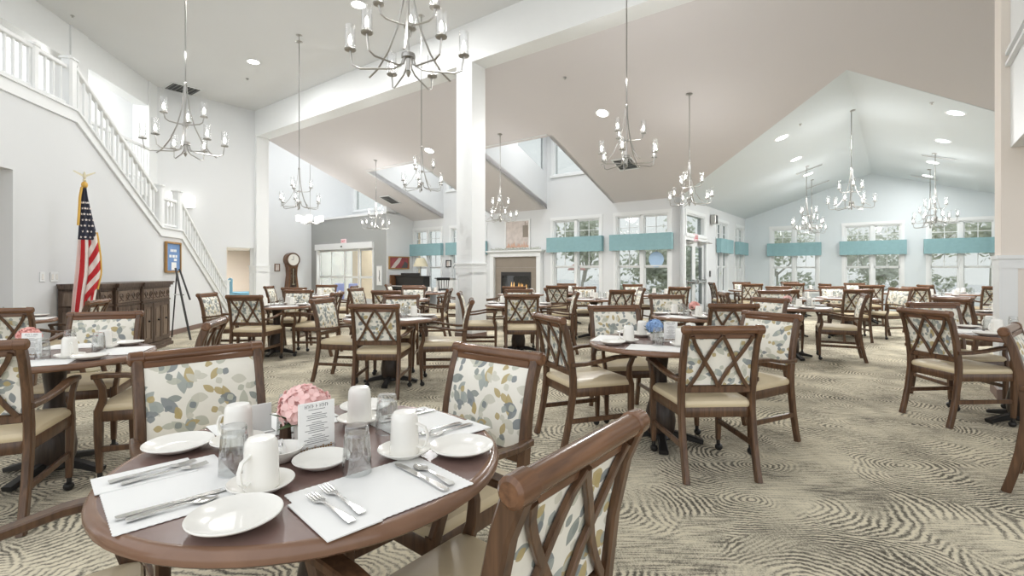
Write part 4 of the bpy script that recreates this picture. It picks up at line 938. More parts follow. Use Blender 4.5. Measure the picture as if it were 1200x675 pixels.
# ------------------------------------------------------------------ flag, sideboard, easel, wall things
def sideboard():
    # right end at px 203; stands against the stair wall
    t1 = -1.27
    O = ST(t1, 0, .02)
    r = empty('sideboard', O, label='long dark carved wooden sideboard against the stair wall', category='sideboard')
    X, Y = -LU, LN      # x runs back toward the viewer, y out of the wall
    W, WL = M['side'], M['sidel']
    def bx(mb, x0, x1, y0, y1, z0, z1): return mb.poly([rect(x0, x1, z0, z1)], Y*y0, X, UP, Y, y1-y0)
    secs = [(0, .36, .50), (.36, 1.0, .545), (1.0, 1.30, .52), (1.30, 1.68, .545), (1.68, 2.0, .50)]
    mb = MB()
    for a, b, d in secs:
        bx(mb, a, b, 0, d-.03, .1, .98); bx(mb, a-.01, b+.01, 0, d+.0, .02, .1); bx(mb, a-.02, b+.02, 0, d+.025, 0, .05)
        bx(mb, a, b, 0, d-.012, .74, .765); bx(mb, a, b, 0, d-.012, .95, .985)
    mb.obj('body', W, r)
    mb = MB()
    for a, b, d in secs: bx(mb, a-.02, b+.02, 0, d+.02, .985, 1.02); bx(mb, a-.035, b+.035, 0, d+.035, 1.02, 1.045)
    mb.obj('top', W, r)
    q = MB()
    for u0, u1, z0, z1 in ((.06, .24, .16, .68), (.27, .45, .16, .68), (.06, .24, .76, .93), (.27, .45, .76, .93)):
        q.poly([rect(u0, u1, z0, z1)], X*2.0, Y, UP, X, .012)
    q.obj('end_panel', WL, r)
    for a, b, d in secs:
        n = 2 if b-a > .6 else 1
        for k in range(n):
            x0 = a+.03+(b-a-.04)*k/n; x1 = x0+(b-a-.06)/n-.012*(n-1)
            dr = MB(); y = d-.03; s = .055
            bx(dr, x0, x0+s, y, y+.018, .12, .72); bx(dr, x1-s, x1, y, y+.018, .12, .72); bx(dr, x0+s, x1-s, y, y+.018, .12, .12+s); bx(dr, x0+s, x1-s, y, y+.018, .72-s, .72)
            o = dr.obj('door', W, r)
            q = MB(); bx(q, x0+s, x1-s, y, y+.008, .12+s, .72-s); bx(q, x0+s+.03, x1-s-.03, y, y+.014, .12+s+.03, .72-s-.03); q.obj('panel', WL, o)
            q = MB(); c = X*((x0+x1)/2)+Y*(y+.03)+UP*.45; q.ball(tuple(c), .016, 8, 6); q.obj('knob', M['black'], o)
            # drawer with carved scrollwork
            q = MB(); bx(q, x0, x1, y, y+.014, .775, .94); o = q.obj('drawer', WL, r)
            cv = MB(); yy = y+.018; w_ = (x1-x0)
            m_ = max(1, int(w_/.12))
            for j in range(m_):
                cx = x0+w_*(j+.5)/m_; R_ = .05
                cv.tube([X*(cx+R_*(1-i/14)*math.cos(i*.75)*(1 if j % 2 else -1))+Y*yy+UP*(.857+R_*(1-i/14)*math.sin(i*.75)) for i in range(13)], .008, n=5)
                cv.tube([X*(cx-.05)+Y*yy+UP*.80, X*cx+Y*yy+UP*.82, X*(cx+.05)+Y*yy+UP*.80], .006, n=5)
            cv.obj('carving', W, o)
    return r
sideboard().scale = (1, 1, 1.05)
def flag():
    p = Vector((-5.42, 6.3, 0)); p.x = (99-600)/F*p.y
    r = empty('flag_on_pole', p, math.atan2(-p.x, p.y), label='furled United States flag with gold fringe on a pole with an eagle', category='flag')
    top = z_at(213, p.y)
    MB().tube([(0, 0, .05), (0, 0, top)], .012, n=8).obj('pole', M['brass'], r)
    MB().lathe([(1e-4, 0), (.16, 0), (.165, .02), (.09, .04), (.03, .07), (1e-4, .07)], 24).obj('base', M['brass'], r)
    e = MB(); e.ball((0, 0, top+.02), .02, 8, 6); e.loft([[(.012*math.cos(a)*s_, .012*math.sin(a)*s_, top+z) for a in [2*PI*k/8 for k in range(8)]] for z, s_ in ((.03, .6), (.06, 1.6), (.09, 1.4), (.115, .8), (.13, .2))])
    for s in (-1, 1): e.loft([[(s*.012, 0, top+.06), (s*.012, .012, top+.07), (s*.012, 0, top+.09)], [(s*.05, .008, top+.085), (s*.05, .016, top+.09), (s*.05, .004, top+.11)], [(s*.11, .01, top+.125), (s*.11, .014, top+.13), (s*.1, .01, top+.135)]])
    e.obj('eagle', M['brass'], r)
    # cloth hangs in folds from the pole: u across the bundle, v down
    zt = z_at(217, p.y); zb = z_at(366, p.y); n = 44; H = zt-zb
    TB_ = [(0, -.02, .02), (.1, -.05, .045), (.22, -.06, .09), (.39, -.08, .16), (.56, -.10, .20), (.69, -.12, .21), (.83, -.145, .16), (1.01, -.17, .10)]
    def P(u, v):
        v = max(0, min(1, v))
        for (v0, a0, b0), (v1, a1, b1) in zip(TB_, TB_[1:]):
            if v <= v1: q = (v-v0)/(v1-v0); lo, hi = a0+(a1-a0)*q, b0+(b1-b0)*q; break
        y = -.045-.035*math.cos(u*13.5+v*1.2)*(.25+.75*min(1, v*2))
        return Vector(((lo+(hi-lo)*u)*.76, y*.8, zt-H*v))
    # canton with stars, stripes run down the furled cloth
    def strip(name, mat, u0, u1, v0, v1, parent, off=0.0, nv=16, nu=8, sl=0.0):
        vs = []; fs = []
        for s in (0, 1):
            for j in range(nv+1):
                for i in range(nu+1):
                    q = P(u0+(u1-u0)*i/nu, v0+(v1-v0)*j/nv-sl*i/nu); vs.append(q+Vector((0, -off-.0015+.003*s, 0)))
        st = (nu+1)*(nv+1)
        for j in range(nv):
            for i in range(nu):
                a = j*(nu+1)+i; fs.append((a, a+1, a+nu+2, a+nu+1)); fs.append((a+st+nu+1, a+st+nu+2, a+st+1, a+st))
        for i in range(nu): fs.append((i, i+1, i+1+st, i+st)); b = nv*(nu+1)+i; fs.append((b, b+1, b+1+st, b+st))
        for j in range(nv): a = j*(nu+1); fs.append((a, a+nu+1, a+nu+1+st, a+st)); a += nu; fs.append((a, a+nu+1, a+nu+1+st, a+st))
        return MB().add(vs, fs).obj(name, mat, parent)
    cloth = strip('canton', M['navy'], 0, 1, 0, .43, r, nu=30)
    rnd = random.Random(5); s = MB()
    for j in range(7):
        for i in range(4):
            u = .14+.24*i+(.12 if j % 2 else 0); v = .14+.045*j
            if u > .98: continue
            c = P(u, v)+Vector((0, -.006, 0)); pts = []
            for k in range(10): rr = .017 if k % 2 == 0 else .008; pts.append((c.x+rr*math.sin(k*PI/5), c.z+rr*math.cos(k*PI/5)))
            s.poly([pts], (0, c.y, 0), (1, 0, 0), (0, 0, 1), (0, -1, 0), .002)
    s.obj('star_print', M['white'], cloth)
    us = [0, .16, .36, .52, .66, .78, .9, 1.0]
    for k in range(7): strip('stripe', M['white'] if k % 2 == 0 else M['red'], us[k], us[k+1], .43, 1.0, r, nu=5)
    # the free edge shows bands running out of the folds
    for k in range(6): strip('stripe', M['white'] if k % 2 == 0 else M['red'], .52, 1.0, .50+.072*k, .50+.072*(k+1), r, off=.014, nv=3, nu=10, sl=.13)
    g = MB(); g.tube([P(1, .37+.45*i/12)+Vector((.004, -.012, 0)) for i in range(13)], .012, n=5); g.tube([P(0, .02+.3*i/10)+Vector((-.006, -.01, 0)) for i in range(11)], .014, n=5); g.ball((0, -.02, zt+.0), .035, 8, 6, 1.3)
    g.obj('fringe', M['gold'], r)
flag()
def wall_pic(nm, label, cat, O, X, Y, w, h, fr, art, t=.03, d=.025, grp=None):
    """framed picture: X along the wall, Y outwards, O its centre"""
    r = empty(nm, O, label=label, category=cat); frame_at(r, O, X, Y, UP)
    f = MB(); f.box(-w/2, -w/2+t, -d, 0, -h/2, h/2); f.box(w/2-t, w/2, -d, 0, -h/2, h/2); f.box(-w/2+t, w/2-t, -d, 0, -h/2, -h/2+t); f.box(-w/2+t, w/2-t, -d, 0, h/2-t, h/2); f.obj('frame', fr, r)
    a = MB().box(-w/2+t, w/2-t, -d*.5, 0, -h/2+t, h/2-t).obj('print', art, r)
    return r, a
# blue poster on the stair wall
tp = (LP.x-(201-600)/F*LP.y)/((201-600)/F*LU.y-LU.x); O = ST(tp, z_at(301.5, ST(tp).y), .012)
r, a = wall_pic('notice_board', 'blue notice poster in an oak frame on the stair wall', 'poster', O, LU, -LN, .62, .60, M['oak'], M['poster'], .035, .04)
q = MB()
for z, xs in ((.13, ((-.12, -.07), (-.05, .0), (.02, .05), (.07, .12))), (.02, ((-.17, -.08), (-.04, .05), (.08, .15))), (-.05, ((.02, .14),))):
    for x0, x1 in xs: q.box(x0, x1, -.024, -.0205, z-.025, z+.025)
q.box(-.08, .12, -.024, -.0205, -.25, -.1); q.obj('printed_notes', M['paper'], r)
# display easel
p = Vector(((224-600)/F*9.35, 9.35, 0)); r = empty('display_easel', p, label='thin black metal display easel leaning beside the sideboard', category='easel')
zt = z_at(314, 8.9)
q = MB(); q.tube([(-.36, .1, zt), (.12, -.2, 0)], .035, .022).tube([(-.30, .12, zt-.02), (-.02, -.0, zt*.55)], .03, .02); q.obj('front_leg', M['black'], r)
q = MB(); q.tube([(-.34, .11, zt-.05), (-.5, .2, 0)], .02, .02).obj('rear_leg', M['black'], r)
q = MB(); q.tube([(-.16, .02, zt*.62), (-.42, .14, zt*.62)], .02, .02).obj('ledge', M['chrome'], r)
# switch plates
for px, w, l in ((49, .09, 'single white light switch plate left of the flag'), (63, .15, 'double white light switch plate left of the flag')):
    t_ = (LP.x-(px-600)/F*LP.y)/((px-600)/F*LU.y-LU.x); O = ST(t_, z_at(324.5, ST(t_).y), .002)
    r = empty('switch_plate', O, label=l, category='switch'); frame_at(r, O, LU, -LN, UP); MB().box(-w/2, w/2, -.008, 0, -.065, .065, .003).obj('plate', M['trim'], r)
    q = MB()
    for x in ((0,) if w < .1 else (-.04, .04)): q.box(x-.018, x+.018, -.012, -.008, -.035, .035, .002)
    q.obj('toggle', M['china'], r)
# grandfather clock
def clock():
    p = ED(-19.2, 10.9); p.x = (341-600)/F*p.y
    r = empty('grandfather_clock', p, PI/2+math.atan2(D1.y, D1.x), label='tall curved wooden grandfather clock against the white wall', category='clock')
    W = M['rail']; H = 2.02
    pr = [(0, .30), (.12, .30), (.3, .27), (.7, .22), (1.1, .17), (1.4, .19), (1.52, .23)]
    c = MB(); c.loft([[(-w, -.18, z), (w, -.18, z), (w, .18, z), (-w, .18, z)] for z, w in pr])
    c.loft([[(.29*math.cos(a), y, 1.72+.29*math.sin(a)) for a in [2*PI*k/28 for k in range(28)]] for y in (-.19, .19)]); c.obj('case', W, r)
    d = MB(); d.loft([[(-w*.6, -.187, z), (w*.6, -.187, z), (w*.6, -.18, z), (-w*.6, -.18, z)] for z, w in ((.35, .26), (.7, .22), (1.1, .17), (1.38, .19))]); d.obj('glass_door', M['pane'], r)
    MB().tube([(0, -.183, .7), (0, -.183, 1.35)], .01, n=6).lathe([(1e-4, -.01), (.06, -.01), (.06, .01), (1e-4, .01)], 16, (0, -.195, .72)).obj('pendulum', M['brass'], r)
    f = MB(); f.loft([[(.23*math.cos(a), y, 1.72+.23*math.sin(a)) for a in [2*PI*k/28 for k in range(28)]] for y in (-.2, -.19)]); dl = f.obj('dial', M['china'], r)
    h = MB(); h.box(-.008, .008, -.206, -.201, 1.72, 1.86).box(-.09, .0, -.206, -.201, 1.712, 1.728); h.obj('hands', M['ink'], dl)
    f = MB()
    f.loft([[(rr*math.cos(2*PI*k/28), y, 1.72+rr*math.sin(2*PI*k/28)) for k in range(28)] for rr, y in ((.23, -.19), (.235, -.215), (.27, -.215), (.285, -.19))], close=True); f.obj('bezel', M['wood'], r)
clock()
wz = z_at(313, 20.9)
pt = ED(-19.7, 9.95); wall_pic('framed_picture', 'small brown framed picture left of the grandfather clock', 'picture', ED(-19.69, 10.05, z_at(313.5, ED(-19.7, 10.05).y)), D2, -D1, .22, .3, M['rail'], M['print'])
# gray wall things
def exit_sign(O, X, Y, label):
    r = empty('exit_sign', O, label=label, category='sign'); frame_at(r, O, X, Y, UP)
    MB().box(-.16, .16, -.05, 0, -.1, .1, .01).obj('housing', M['sky_panel'], r)
    text('EXIT', .13, M['red'], (0, -.053, 0), (PI/2, 0, 0), r)
e = de_at(403.5, 11.54); exit_sign(ED(e, 11.535, z_at(283, ED(e, 11.5).y)), D1, D2, 'pale red EXIT sign on the grey wall above the sliding door')
exit_sign(ED(-4.385, 13.95, 2.19), D2, -D1, 'pale red EXIT sign above the glass patio door')
e = de_at(445, 11.54); r, a = wall_pic('canvas_panel', 'tall white canvas with a grey figure on the grey wall', 'picture', ED(e, 11.535, z_at(323, ED(e, 11.5).y)), D1, D2, .30, .72, M['trim'], M['paper'])
MB().tube([(.03, -.016, -.22), (-.01, -.016, -.1), (.02, -.016, .05), (.0, -.016, .2)], [.03, .045, .035, .02], .006, ref=(1, 0, 0)).obj('painted_figure', M['ink'], r)
r, a = wall_pic('framed_picture', 'wide dark red abstract picture in a gold frame above the piano', 'picture', ED(-14.675, 12.1, z_at(308, ED(-14.68, 12.1).y)), D2, -D1, .95, .47, M['oak'], M['dred'], .04, .05)
MB().poly([[(-.38, -.19), (-.2, -.19), (.02, .02), (.12, .19), (-.02, .19), (-.22, .0)]], (0, -.028, 0), (1, 0, 0), (0, 0, 1), (0, -1, 0), .002).obj('pale_print', M['print'], r)
MB().poly([[(.1, -.19), (.38, -.19), (.4, -.02), (.26, .06), (.2, -.06)]], (0, -.028, 0), (1, 0, 0), (0, 0, 1), (0, -1, 0), .002).obj('dark_print', M['ink'], r)
e = de_at(526, 12.8); wall_pic('framed_picture', 'small black framed picture left of the white column', 'picture', ED(e, 12.795, z_at(309, ED(e, 12.8).y)), D1, D2, .26, .26, M['black'], M['print'], .035)
# blue boards by the sliding door
for px, l in ((398, 'blue board with white round mark before the sliding door'), (414, 'second blue board before the sliding door, right of the first')):
    y = 17.2; x = (px-600)/F*y; r = empty('standing_board', (x, y, 0), .5, label=l, category='board', group='blue boards')
    MB().box(-.15, .15, -.02, .02, .28, .83, .01).obj('board', M['violet'], r); MB().box(-.02, .02, -.015, .015, 0, .28).box(-.14, .14, -.1, .1, 0, .02).obj('stand', M['chrome'], r)
    MB().lathe([(1e-4, 0), (.045, 0), (.045, .004), (1e-4, .004)], 16).xf(Matrix.Translation((0, -.021, .55)) @ Matrix.Rotation(PI/2, 4, 'X')).obj('mark', M['paper'], r)
# piano, floor lamp, bar stool, cabinet
p = ED(-13.75, 11.9); r = empty('upright_piano', p, math.atan2(D1.y, D1.x), label='black upright piano with open lid below the red picture', category='piano')
q = MB(); q.box(-.74, .74, -.1, .22, .1, 1.05, .01); q.box(-.78, .78, -.12, .24, 1.05, 1.09, .01); q.obj('case', M['black'], r)
q = MB(); q.box(-.74, .74, -.38, -.1, .62, .72, .01).obj('key_bed', M['black'], r)
MB().box(-.66, .66, -.37, -.2, .72, .735).obj('keys', M['china'], r)
for s in (-.7, .7): MB().box(s-.035, s+.035, -.36, -.29, 0, .62, .008).obj('leg', M['black'], r)
MB().box(-.55, .45, -.02, .03, 1.09, 1.19, .01).obj('music_desk', M['black'], r)
q = MB(); q.box(-.84, -.79, -.3, .2, 0, 1.12, .01).obj('side_cheek', M['rail'], r)
p = ED(-12.9, 12.3); p.x = (493-600)/F*p.y; r = empty('floor_lamp', p, label='floor lamp with cream tapered shade behind the piano', category='lamp')
MB().lathe([(1e-4, 0), (.15, 0), (.15, .03), (.02, .05), (.012, .1), (.012, 1.5), (1e-4, 1.5)], 14).obj('base', M['black'], r)
MB().lathe([(.27, 1.42), (.15, 1.72), (.14, 1.72), (.26, 1.42)], 24, close=True).obj('lamp_shade', M['lampshade'], r)
p = Vector(((520-600)/F*16.4, 16.4, 0)); r = empty('bar_stool', p, .3, label='tall black slatted bar stool with a curved back beside the piano', category='stool')
for sx in (-1, 1):
    for sy in (-1, 1): MB().tube([(sx*.13, sy*.13, .64), (sx*.21, sy*.21, 0)], .028, .028).obj('leg', M['black'], r)
MB().lathe([(1e-4, .63), (.18, .63), (.19, .65), (.18, .68), (1e-4, .69)], 20).obj('seat', M['black'], r)
q = MB(); q.lathe([(.2, .25), (.215, .25), (.215, .27), (.2, .27)], 20, close=True).obj('foot_ring', M['black'], r)
q = MB()
for k in range(6): a = PI*.15+PI*.7*k/5; q.tube([(.17*math.cos(a), .17*math.sin(a), .67), (.21*math.cos(a), .21*math.sin(a), .98)], .012, n=5)
q.tube([(.215*math.cos(PI*.1+PI*.8*k/8), .215*math.sin(PI*.1+PI*.8*k/8), 1.0) for k in range(9)], .09, .03, ref=(0, 0, 1)); q.obj('backrest', M['black'], r)
e0 = -12.45; r = empty('low_cabinet', ED(e0, 12.5), math.atan2(D1.y, D1.x), label='low white cabinet with a grey top left of the white column', category='cabinet')
MB().box(-.42, .42, -.22, .22, .0, .98, .006).obj('body', M['trim'], r); MB().box(-.46, .46, -.26, .24, .98, 1.02, .006).obj('top', M['nickel'], r)
for s in (-1, 1):
    o = MB().box(min(s*.01, s*.41), max(s*.01, s*.41), -.24, -.22, .06, .94, .005).obj('door', M['trim'], r); MB().ball((s*.06, -.255, .6), .018, 8, 6).obj('knob', M['black'], o)

# ------------------------------------------------------------------ fireplace
c = -9.67; FR = (D1, D2, UP)
def fo(mb, nm, mat, label=None, cat=None):
    o = mb.obj(nm, mat); frame_at(o, ED(c, 12.8), *FR)
    if label: o['label'] = label; o['category'] = cat
    return o
fp = empty('fireplace', ED(c, 12.8), label='fireplace with greige tile face and white mantel', category='fireplace'); frame_at(fp, ED(c, 12.8), *FR)
q = MB(); q.box(-1.02, -.86, -.16, -.01, 0, 1.72, .006).box(.86, 1.02, -.16, -.01, 0, 1.72, .006).box(-1.02, 1.02, -.16, -.01, 1.72, 1.84, .006); q.obj('surround', M['trim'], fp)
q = MB(); q.box(-1.08, 1.08, -.2, -.01, 1.84, 1.88, .008).box(-1.12, 1.12, -.25, -.01, 1.88, 1.93, .008); q.obj('mantel_shelf', M['trim'], fp)
q = MB(); h0, h1 = FB[0]-c, FB[1]-c
for i in range(4):
    for j in range(5):
        x0 = -.86+.43*i; z0 = .344*j; x1 = x0+.428; z1 = z0+.342
        # leave the firebox opening free
        for a, b, u, v in ((x0, min(x1, h0), z0, z1), (max(x0, h1), x1, z0, z1), (max(x0, h0), min(x1, h1), z0, min(z1, FB[2])), (max(x0, h0), min(x1, h1), max(z0, FB[3]), z1)):
            if b-a > .01 and v-u > .01: q.box(a, b, -.06, -.01, u, v)
q.obj('tile_face', M['tile'], fp)
q = MB(); t = .05
q.box(h0, h0+t, -.08, .3, FB[2], FB[3]).box(h1-t, h1, -.08, .3, FB[2], FB[3]).box(h0+t, h1-t, -.08, .3, FB[2], FB[2]+t).box(h0+t, h1-t, -.08, .3, FB[3]-t*2.4, FB[3]).box(h0, h1, .3, .34, FB[2], FB[3]); q.obj('firebox', M['dark'], fp)
q = MB()
for k in range(5): q.tube([(-.35+.14*k, .02+.05*(k % 2), FB[2]+.09+.03*(k % 2)), (-.1+.14*k, .12-.05*(k % 2), FB[2]+.11)], .035, n=7)
q.obj('logs', M['log'], fp)
q = MB(); rnd = random.Random(2)
for k in range(9):
    x = -.3+.075*k; h = rnd.uniform(.16, .36); q.lathe([(1e-4, 0), (.035, .03), (.03, h*.45), (.012, h*.8), (1e-4, h)], 7, (x, .1+.03*(k % 2), FB[2]+.12))
q.obj('flames', M['fire'], fp)
q = MB(); q.box(h0+t, h1-t, -.06, -.055, FB[2]+t, FB[3]-.12).obj('firebox_glass', M['pane'], fp)
q = MB(); rnd = random.Random(6)
for k in range(150):
    x = -1.0+2.0*k/149; p = Vector((x, -.13+rnd.uniform(-.04, .04), 1.94+rnd.uniform(0, .05))); d = Vector((rnd.uniform(-1, 1), rnd.uniform(-1, .6), rnd.uniform(.1, .9))).normalized()*.06; s = d.cross(UP).normalized()*.016
    pts = [p, p+d*.5+s, p+d, p+d*.5-s]; q.add(pts+[v+UP*.003 for v in pts], [(0, 1, 2, 3), (7, 6, 5, 4), (0, 1, 5, 4), (1, 2, 6, 5), (2, 3, 7, 6), (3, 0, 4, 7)])
q.tube([(-1.0, -.12, 1.945), (0, -.14, 1.95), (1.0, -.12, 1.945)], .012, n=6)
fo(q, 'mantel_garland', M['garland'], 'leafy pale garland lying along the white mantel shelf', 'garland')
r, a = wall_pic('framed_picture', 'large pale city picture in a white frame above the mantel', 'picture', ED(c+.03, 12.79, 2.44), D1, D2, 1.02, .95, M['trim'], M['print'], .05, .03)
q = MB(); q.box(.22, .43, -.02, -.0155, -.1, .28).box(.30, .33, -.021, -.0155, .28, .40).box(.38, .40, -.021, -.0155, .28, .36); q.obj('painted_tower', M['tile'], r)
q = MB(); rnd = random.Random(9)
q.poly([[(-.45, -.42)]+[(.45, -.42)]+[(.45-.9*k/30, -.38+.2*rnd.random()**2) for k in range(31)]], (0, -.0155, 0), (1, 0, 0), (0, 0, 1), (0, -1, 0), .003)
q.obj('ground_print', plain('painted_rust', (206, 170, 150), .8), r)
# patio wall things
p = ED(-4.385, 15.5, z_at(257.5, ED(-4.39, 15.5).y)); r = empty('wall_speaker', p, label='small grey wall speaker above the patio door side', category='speaker'); frame_at(r, p, D2, -D1, UP)
MB().box(-.13, .13, -.16, -.01, -.14, .14, .015).obj('cabinet', M['nickel'], r); MB().box(-.11, .11, -.165, -.16, -.12, .12).obj('grille', M['ink'], r)
p = ED(-4.388, 15.35, 1.18); r = empty('card_reader', p, label='small dark card reader beside the patio door', category='card reader'); frame_at(r, p, D2, -D1, UP); MB().box(-.04, .04, -.03, 0, -.09, .09, .006).obj('body', M['ink'], r)
e = de_at(768, 12.8); p = ED(e, 12.86, z_at(304, ED(e, 12.8).y)); r = empty('window_ornament', p, label='pale blue round ornament hanging in the window nearest the patio door', category='ornament'); frame_at(r, p, D1, D2, UP)
MB().lathe([(1e-4, -.008), (.2, -.008), (.21, 0), (.2, .008), (1e-4, .008)], 28).xf(Matrix.Rotation(PI/2, 4, 'X')).obj('disc', M['bluedisc'], r); MB().tube([(0, 0, .2), (0, 0, .5)], .003, n=5).obj('cord', M['ink'], r)
# side room seen through the lobby doorway
for px, py, l in ((276.5, 302, 'dark red framed sign in the side room, upper of two'), (283, 307, 'dark red framed sign in the side room, lower of two')):
    k = (px-600)/F; a_, b_ = ED(-14.9, 7.1), ED(-19.7, 9.3); u = (b_-a_).normalized(); n_ = u.cross(UP)*-1
    s_ = (k*a_.y-a_.x)/(u.x-k*u.y); P_ = a_+u*s_; nn = -n_ if n_.dot(-P_) < 0 else n_
    O = P_+nn*.012+UP*z_at(py, P_.y); X = UP.cross(nn)*1; wall_pic('framed_sign', l, 'sign', O, X, -nn if (X.cross(-nn)).z > 0 else nn, .24, .14, M['dred'], M['red'], .02)
for (px, d_, l) in ((282, 0, 'pale blue lounge chair in the side room beyond the lobby doorway'),):
    y = 15.3; x = (px-600)/F*y; r = empty('lounge_chair', (x, y, 0), math.atan2(-n_.y, -n_.x)-PI/2 if n_.dot(Vector((x, y, 0))) < 0 else math.atan2(n_.y, n_.x)-PI/2, label=l, category='lounge chair')
    MB().box(-.3, .3, -.3, .3, .2, .45, .04).obj('seat', M['blueseat'], r); MB().box(-.3, .3, .22, .34, .4, 1.05 if px > 280 else .8, .04).obj('backrest', M['blueseat'], r)
    for s in (-1, 1):
        MB().box(s*.33-.04, s*.33+.04, -.3, .3, .15, .62, .03).obj('arm', M['blueseat'], r)
        for t_ in (-.26, .26): MB().box(s*.28-.025, s*.28+.025, t_-.025, t_+.025, 0, .2).obj('leg', M['wood'], r)

# ------------------------------------------------------------------ outdoors
def tree(x, y, h, seed, label, dense=1.0):
    rnd = random.Random(seed); r = empty('garden_tree', (x, y, -.2), label=label, category='tree', group='garden trees')
    t = MB(); tips = []
    def grow(p, d, L_, rad, lev):
        q = p+d*L_*.5+Vector((rnd.uniform(-.1, .1), rnd.uniform(-.1, .1), 0))*L_; e = p+d*L_
        t.tube([p, q, e], [rad, rad*.8, rad*.6], n=5)
        if lev == 0: tips.append(e); return
        for k in range(3+(lev == 3)):
            v = (d*.8+Vector((rnd.uniform(-1, 1), rnd.uniform(-1, 1), rnd.uniform(-.1, .7)))).normalized(); grow(p+d*L_*rnd.uniform(.5, 1), v, L_*rnd.uniform(.55, .75), rad*.55, lev-1)
    grow(Vector((0, 0, 0)), UP, h*.36, h*.018, 3)
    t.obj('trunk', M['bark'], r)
    f = MB()
    for e in tips:
        for k in range(int(42*dense)):
            p = e+Vector((rnd.gauss(0, .35), rnd.gauss(0, .35), rnd.gauss(0, .3))); a = Vector((rnd.uniform(-1, 1), rnd.uniform(-1, 1), rnd.uniform(-1, 1))).normalized(); b = a.orthogonal().normalized(); s = rnd.uniform(.07, .15)
            pts = [p+a*s, p+b*s*.5, p-a*s, p-b*s*.5]; f.add(pts, [(0, 1, 2, 3)])
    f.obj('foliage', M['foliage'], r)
for k, (e, d, h, l, dn) in enumerate(((-13.9, 17.5, 4.6, 'pale tree outside the window behind the piano', 1), (-9.5, 16.9, 4.2, 'pale tree outside the window beside the mantel', 1), (-7.2, 21.5, 4.6, 'pale tree outside between the two teal windows', 1), (-6.2, 16.9, 2.9, 'pale tree outside the window nearest the patio door', 1),
    (-3.9, 23.2, 4.0, 'loose tree outside the first gable window', .8), (-2.0, 28, 5, 'bare branched tree right of the first gable window view', .9), (-.5, 23.4, 3.4, 'loose tree outside the middle gable window', .9), (.9, 29, 5, 'tree outside between middle and last gable windows', .8), (2.6, 23.4, 4.4, 'leafy tree outside the last gable window', 1.2), (5.6, 27.5, 5, 'leafy tree outside beyond the last gable window', 1.2))):
    p = ED(e, d); tree(p.x, p.y, h, 20+k, l, dn)
def shrub(e, d, s, seed, label):
    rnd = random.Random(seed); p = ED(e, d, -.2); r = empty('garden_shrub', p, label=label, category='shrub', group='garden shrubs'); f = MB()
    for k in range(420):
        a = rnd.uniform(0, 6.28); z = rnd.random(); q = Vector((math.cos(a)*s*(1-.6*z*z)*rnd.uniform(.6, 1), math.sin(a)*s*(1-.6*z*z)*rnd.uniform(.6, 1), .1+z*s*1.3)); u = Vector((rnd.uniform(-1, 1), rnd.uniform(-1, 1), rnd.uniform(-1, 1))).normalized(); v = u.orthogonal().normalized(); w = rnd.uniform(.06, .12)
        f.add([q+u*w, q+v*w*.5, q-u*w, q-v*w*.5], [(0, 1, 2, 3)])
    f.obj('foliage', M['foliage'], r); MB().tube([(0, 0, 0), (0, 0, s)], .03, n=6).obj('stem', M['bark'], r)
for k, (e, d, s, l) in enumerate(((-7.0, 14.3, .7, 'low shrub outside the window beside the mantel'), (-5.55, 14.6, .7, 'low shrub outside the window nearest the patio door'), (-3.0, 21.8, 1.0, 'low shrub outside the first gable window'), (-.9, 21.0, .8, 'low shrub outside the middle gable window'), (1.3, 21.4, .9, 'low shrub outside the last gable window'), (3.5, 21.6, .9, 'low shrub outside the far edge of the last gable window'))):
    shrub(e, d, s, 40+k, l)
p = ED(-8.1, 13.9, -.2); r = empty('patio_umbrella', p, label='coral red patio umbrella outside the window beside the mantel', category='umbrella')
MB().tube([(0, 0, 0), (0, 0, 1.75)], .025, n=8).obj('pole', M['trim'], r); MB().lathe([(.30, 1.50), (.19, 1.62), (.03, 1.72), (1e-4, 1.73), (1e-4, 1.70), (.18, 1.60), (.29, 1.49)], 8).obj('canopy', M['coral'], r)

# ------------------------------------------------------------------ light
w = bpy.data.worlds.new('World'); S.world = w; w.use_nodes = True; t = w.node_tree; bg = t.nodes['Background']
tc = t.nodes.new('ShaderNodeTexCoord'); sx = t.nodes.new('ShaderNodeSeparateXYZ'); t.links.new(tc.outputs['Generated'], sx.inputs[0])
rp = t.nodes.new('ShaderNodeValToRGB'); rp.color_ramp.elements[0].position = .0; rp.color_ramp.elements[0].color = (.98, .99, 1, 1); rp.color_ramp.elements[1].position = .6; rp.color_ramp.elements[1].color = (.94, .97, 1.0, 1)
t.links.new(sx.outputs['Z'], rp.inputs['Fac']); t.links.new(rp.outputs['Color'], bg.inputs['Color']); bg.inputs['Strength'].default_value = WORLD
def lamp(nm, kind, loc, energy, size=.2, d=None, col=(1, .995, .985), **kw):
    l = bpy.data.lights.new(nm, kind); l.energy = energy; l.color = col
    if kind == 'AREA': l.shape = 'DISK'; l.size = size
    else: l.shadow_soft_size = size
    for k, v in kw.items(): setattr(l, k, v)
    o = bpy.data.objects.new(nm, l); COL.objects.link(o); o.location = loc
    if d is not None: o.rotation_euler = (-d).to_track_quat('Z', 'Y').to_euler()
    return o
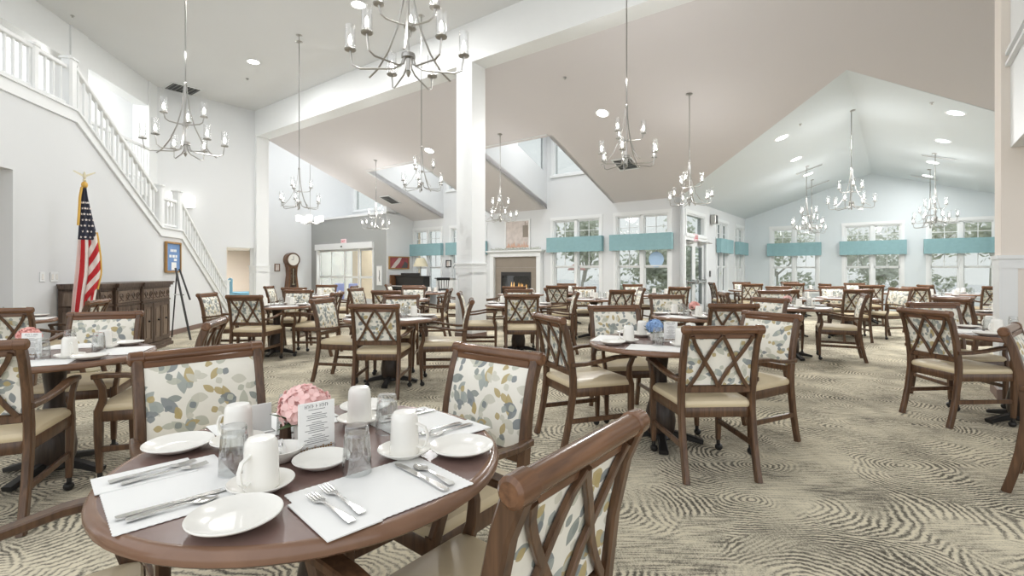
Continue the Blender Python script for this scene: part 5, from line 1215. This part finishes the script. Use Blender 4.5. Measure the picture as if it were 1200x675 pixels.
for p, n in LIGHTS: lamp('downlight', 'AREA', p-n*.03, CAN if e_of(p.x, p.y) < -4.4 or d_of(p.x, p.y) < 9 else CAN*(.32 if d_of(p.x, p.y) > 15.5 else .72), .2, -n)
for o in [o for o in COL.objects if o.parent is None and o.name.startswith('chandelier')]:
    lamp('chandelier_glow', 'POINT', o.location+UP*(1.15 if o.location.y < 10 and o.location.x < 2.5 else .72), GLOW*(.32 if d_of(o.location.x, o.location.y) > 16.5 and o.location.x > 5 else .5 if o.location.x > 5 else 1.4 if o.location.y > 14 else .03 if abs(o.location.x+1.65) < .1 else .5 if o.location.y > 8.5 else 1.05), .2)
lamp('entrance_glow', 'POINT', Vector((-6.75, 16.6, 3.2)), GLOW*1.5, .3); p = ED(-17, 6.8, 1.95); lamp('side_room_light', 'AREA', p, 110, .4, -UP)
lamp('vestibule_light', 'AREA', ED(-17.6, 12.8, 3.1), 130, 1.0, -UP)
for a, b in DORM: lamp('dormer_fill', 'AREA', ED((a+b)/2, 11.2, 5.5), 20, 1.2, -UP)  # unseen fill lamp added to brighten each light well
lamp('entrance_fill', 'AREA', ED(-17.2, 11.0, 7.2), 75, 2.0, -UP)  # unseen fill lamp added high up to brighten the entrance walls
lamp('upstairs_light', 'POINT', FP+FU*2.2+UP*5.0-FN*1.2, 60, .3)
# ------------------------------------------------------------------ camera and view
cam = bpy.data.cameras.new('camera'); cam.sensor_width = 36; cam.lens = F/1200*36; cam.shift_y = -(337.5-317)/1200; cam.clip_start = .05
co = bpy.data.objects.new('camera', cam); COL.objects.link(co); co.location = (0, 0, EYE); co.rotation_euler = (PI/2, 0, 0); S.camera = co
S.view_settings.view_transform = 'Standard'; S.view_settings.look = 'None'; S.view_settings.gamma = 1; S.view_settings.use_curve_mapping = False; S.view_settings.exposure = EXPO
S.cycles.use_denoising = True
S.cycles.max_bounces = 8; S.cycles.diffuse_bounces = 5; S.cycles.transparent_max_bounces = 24; S.cycles.sample_clamp_indirect = 6; S.cycles.caustics_reflective = False; S.cycles.caustics_refractive = False
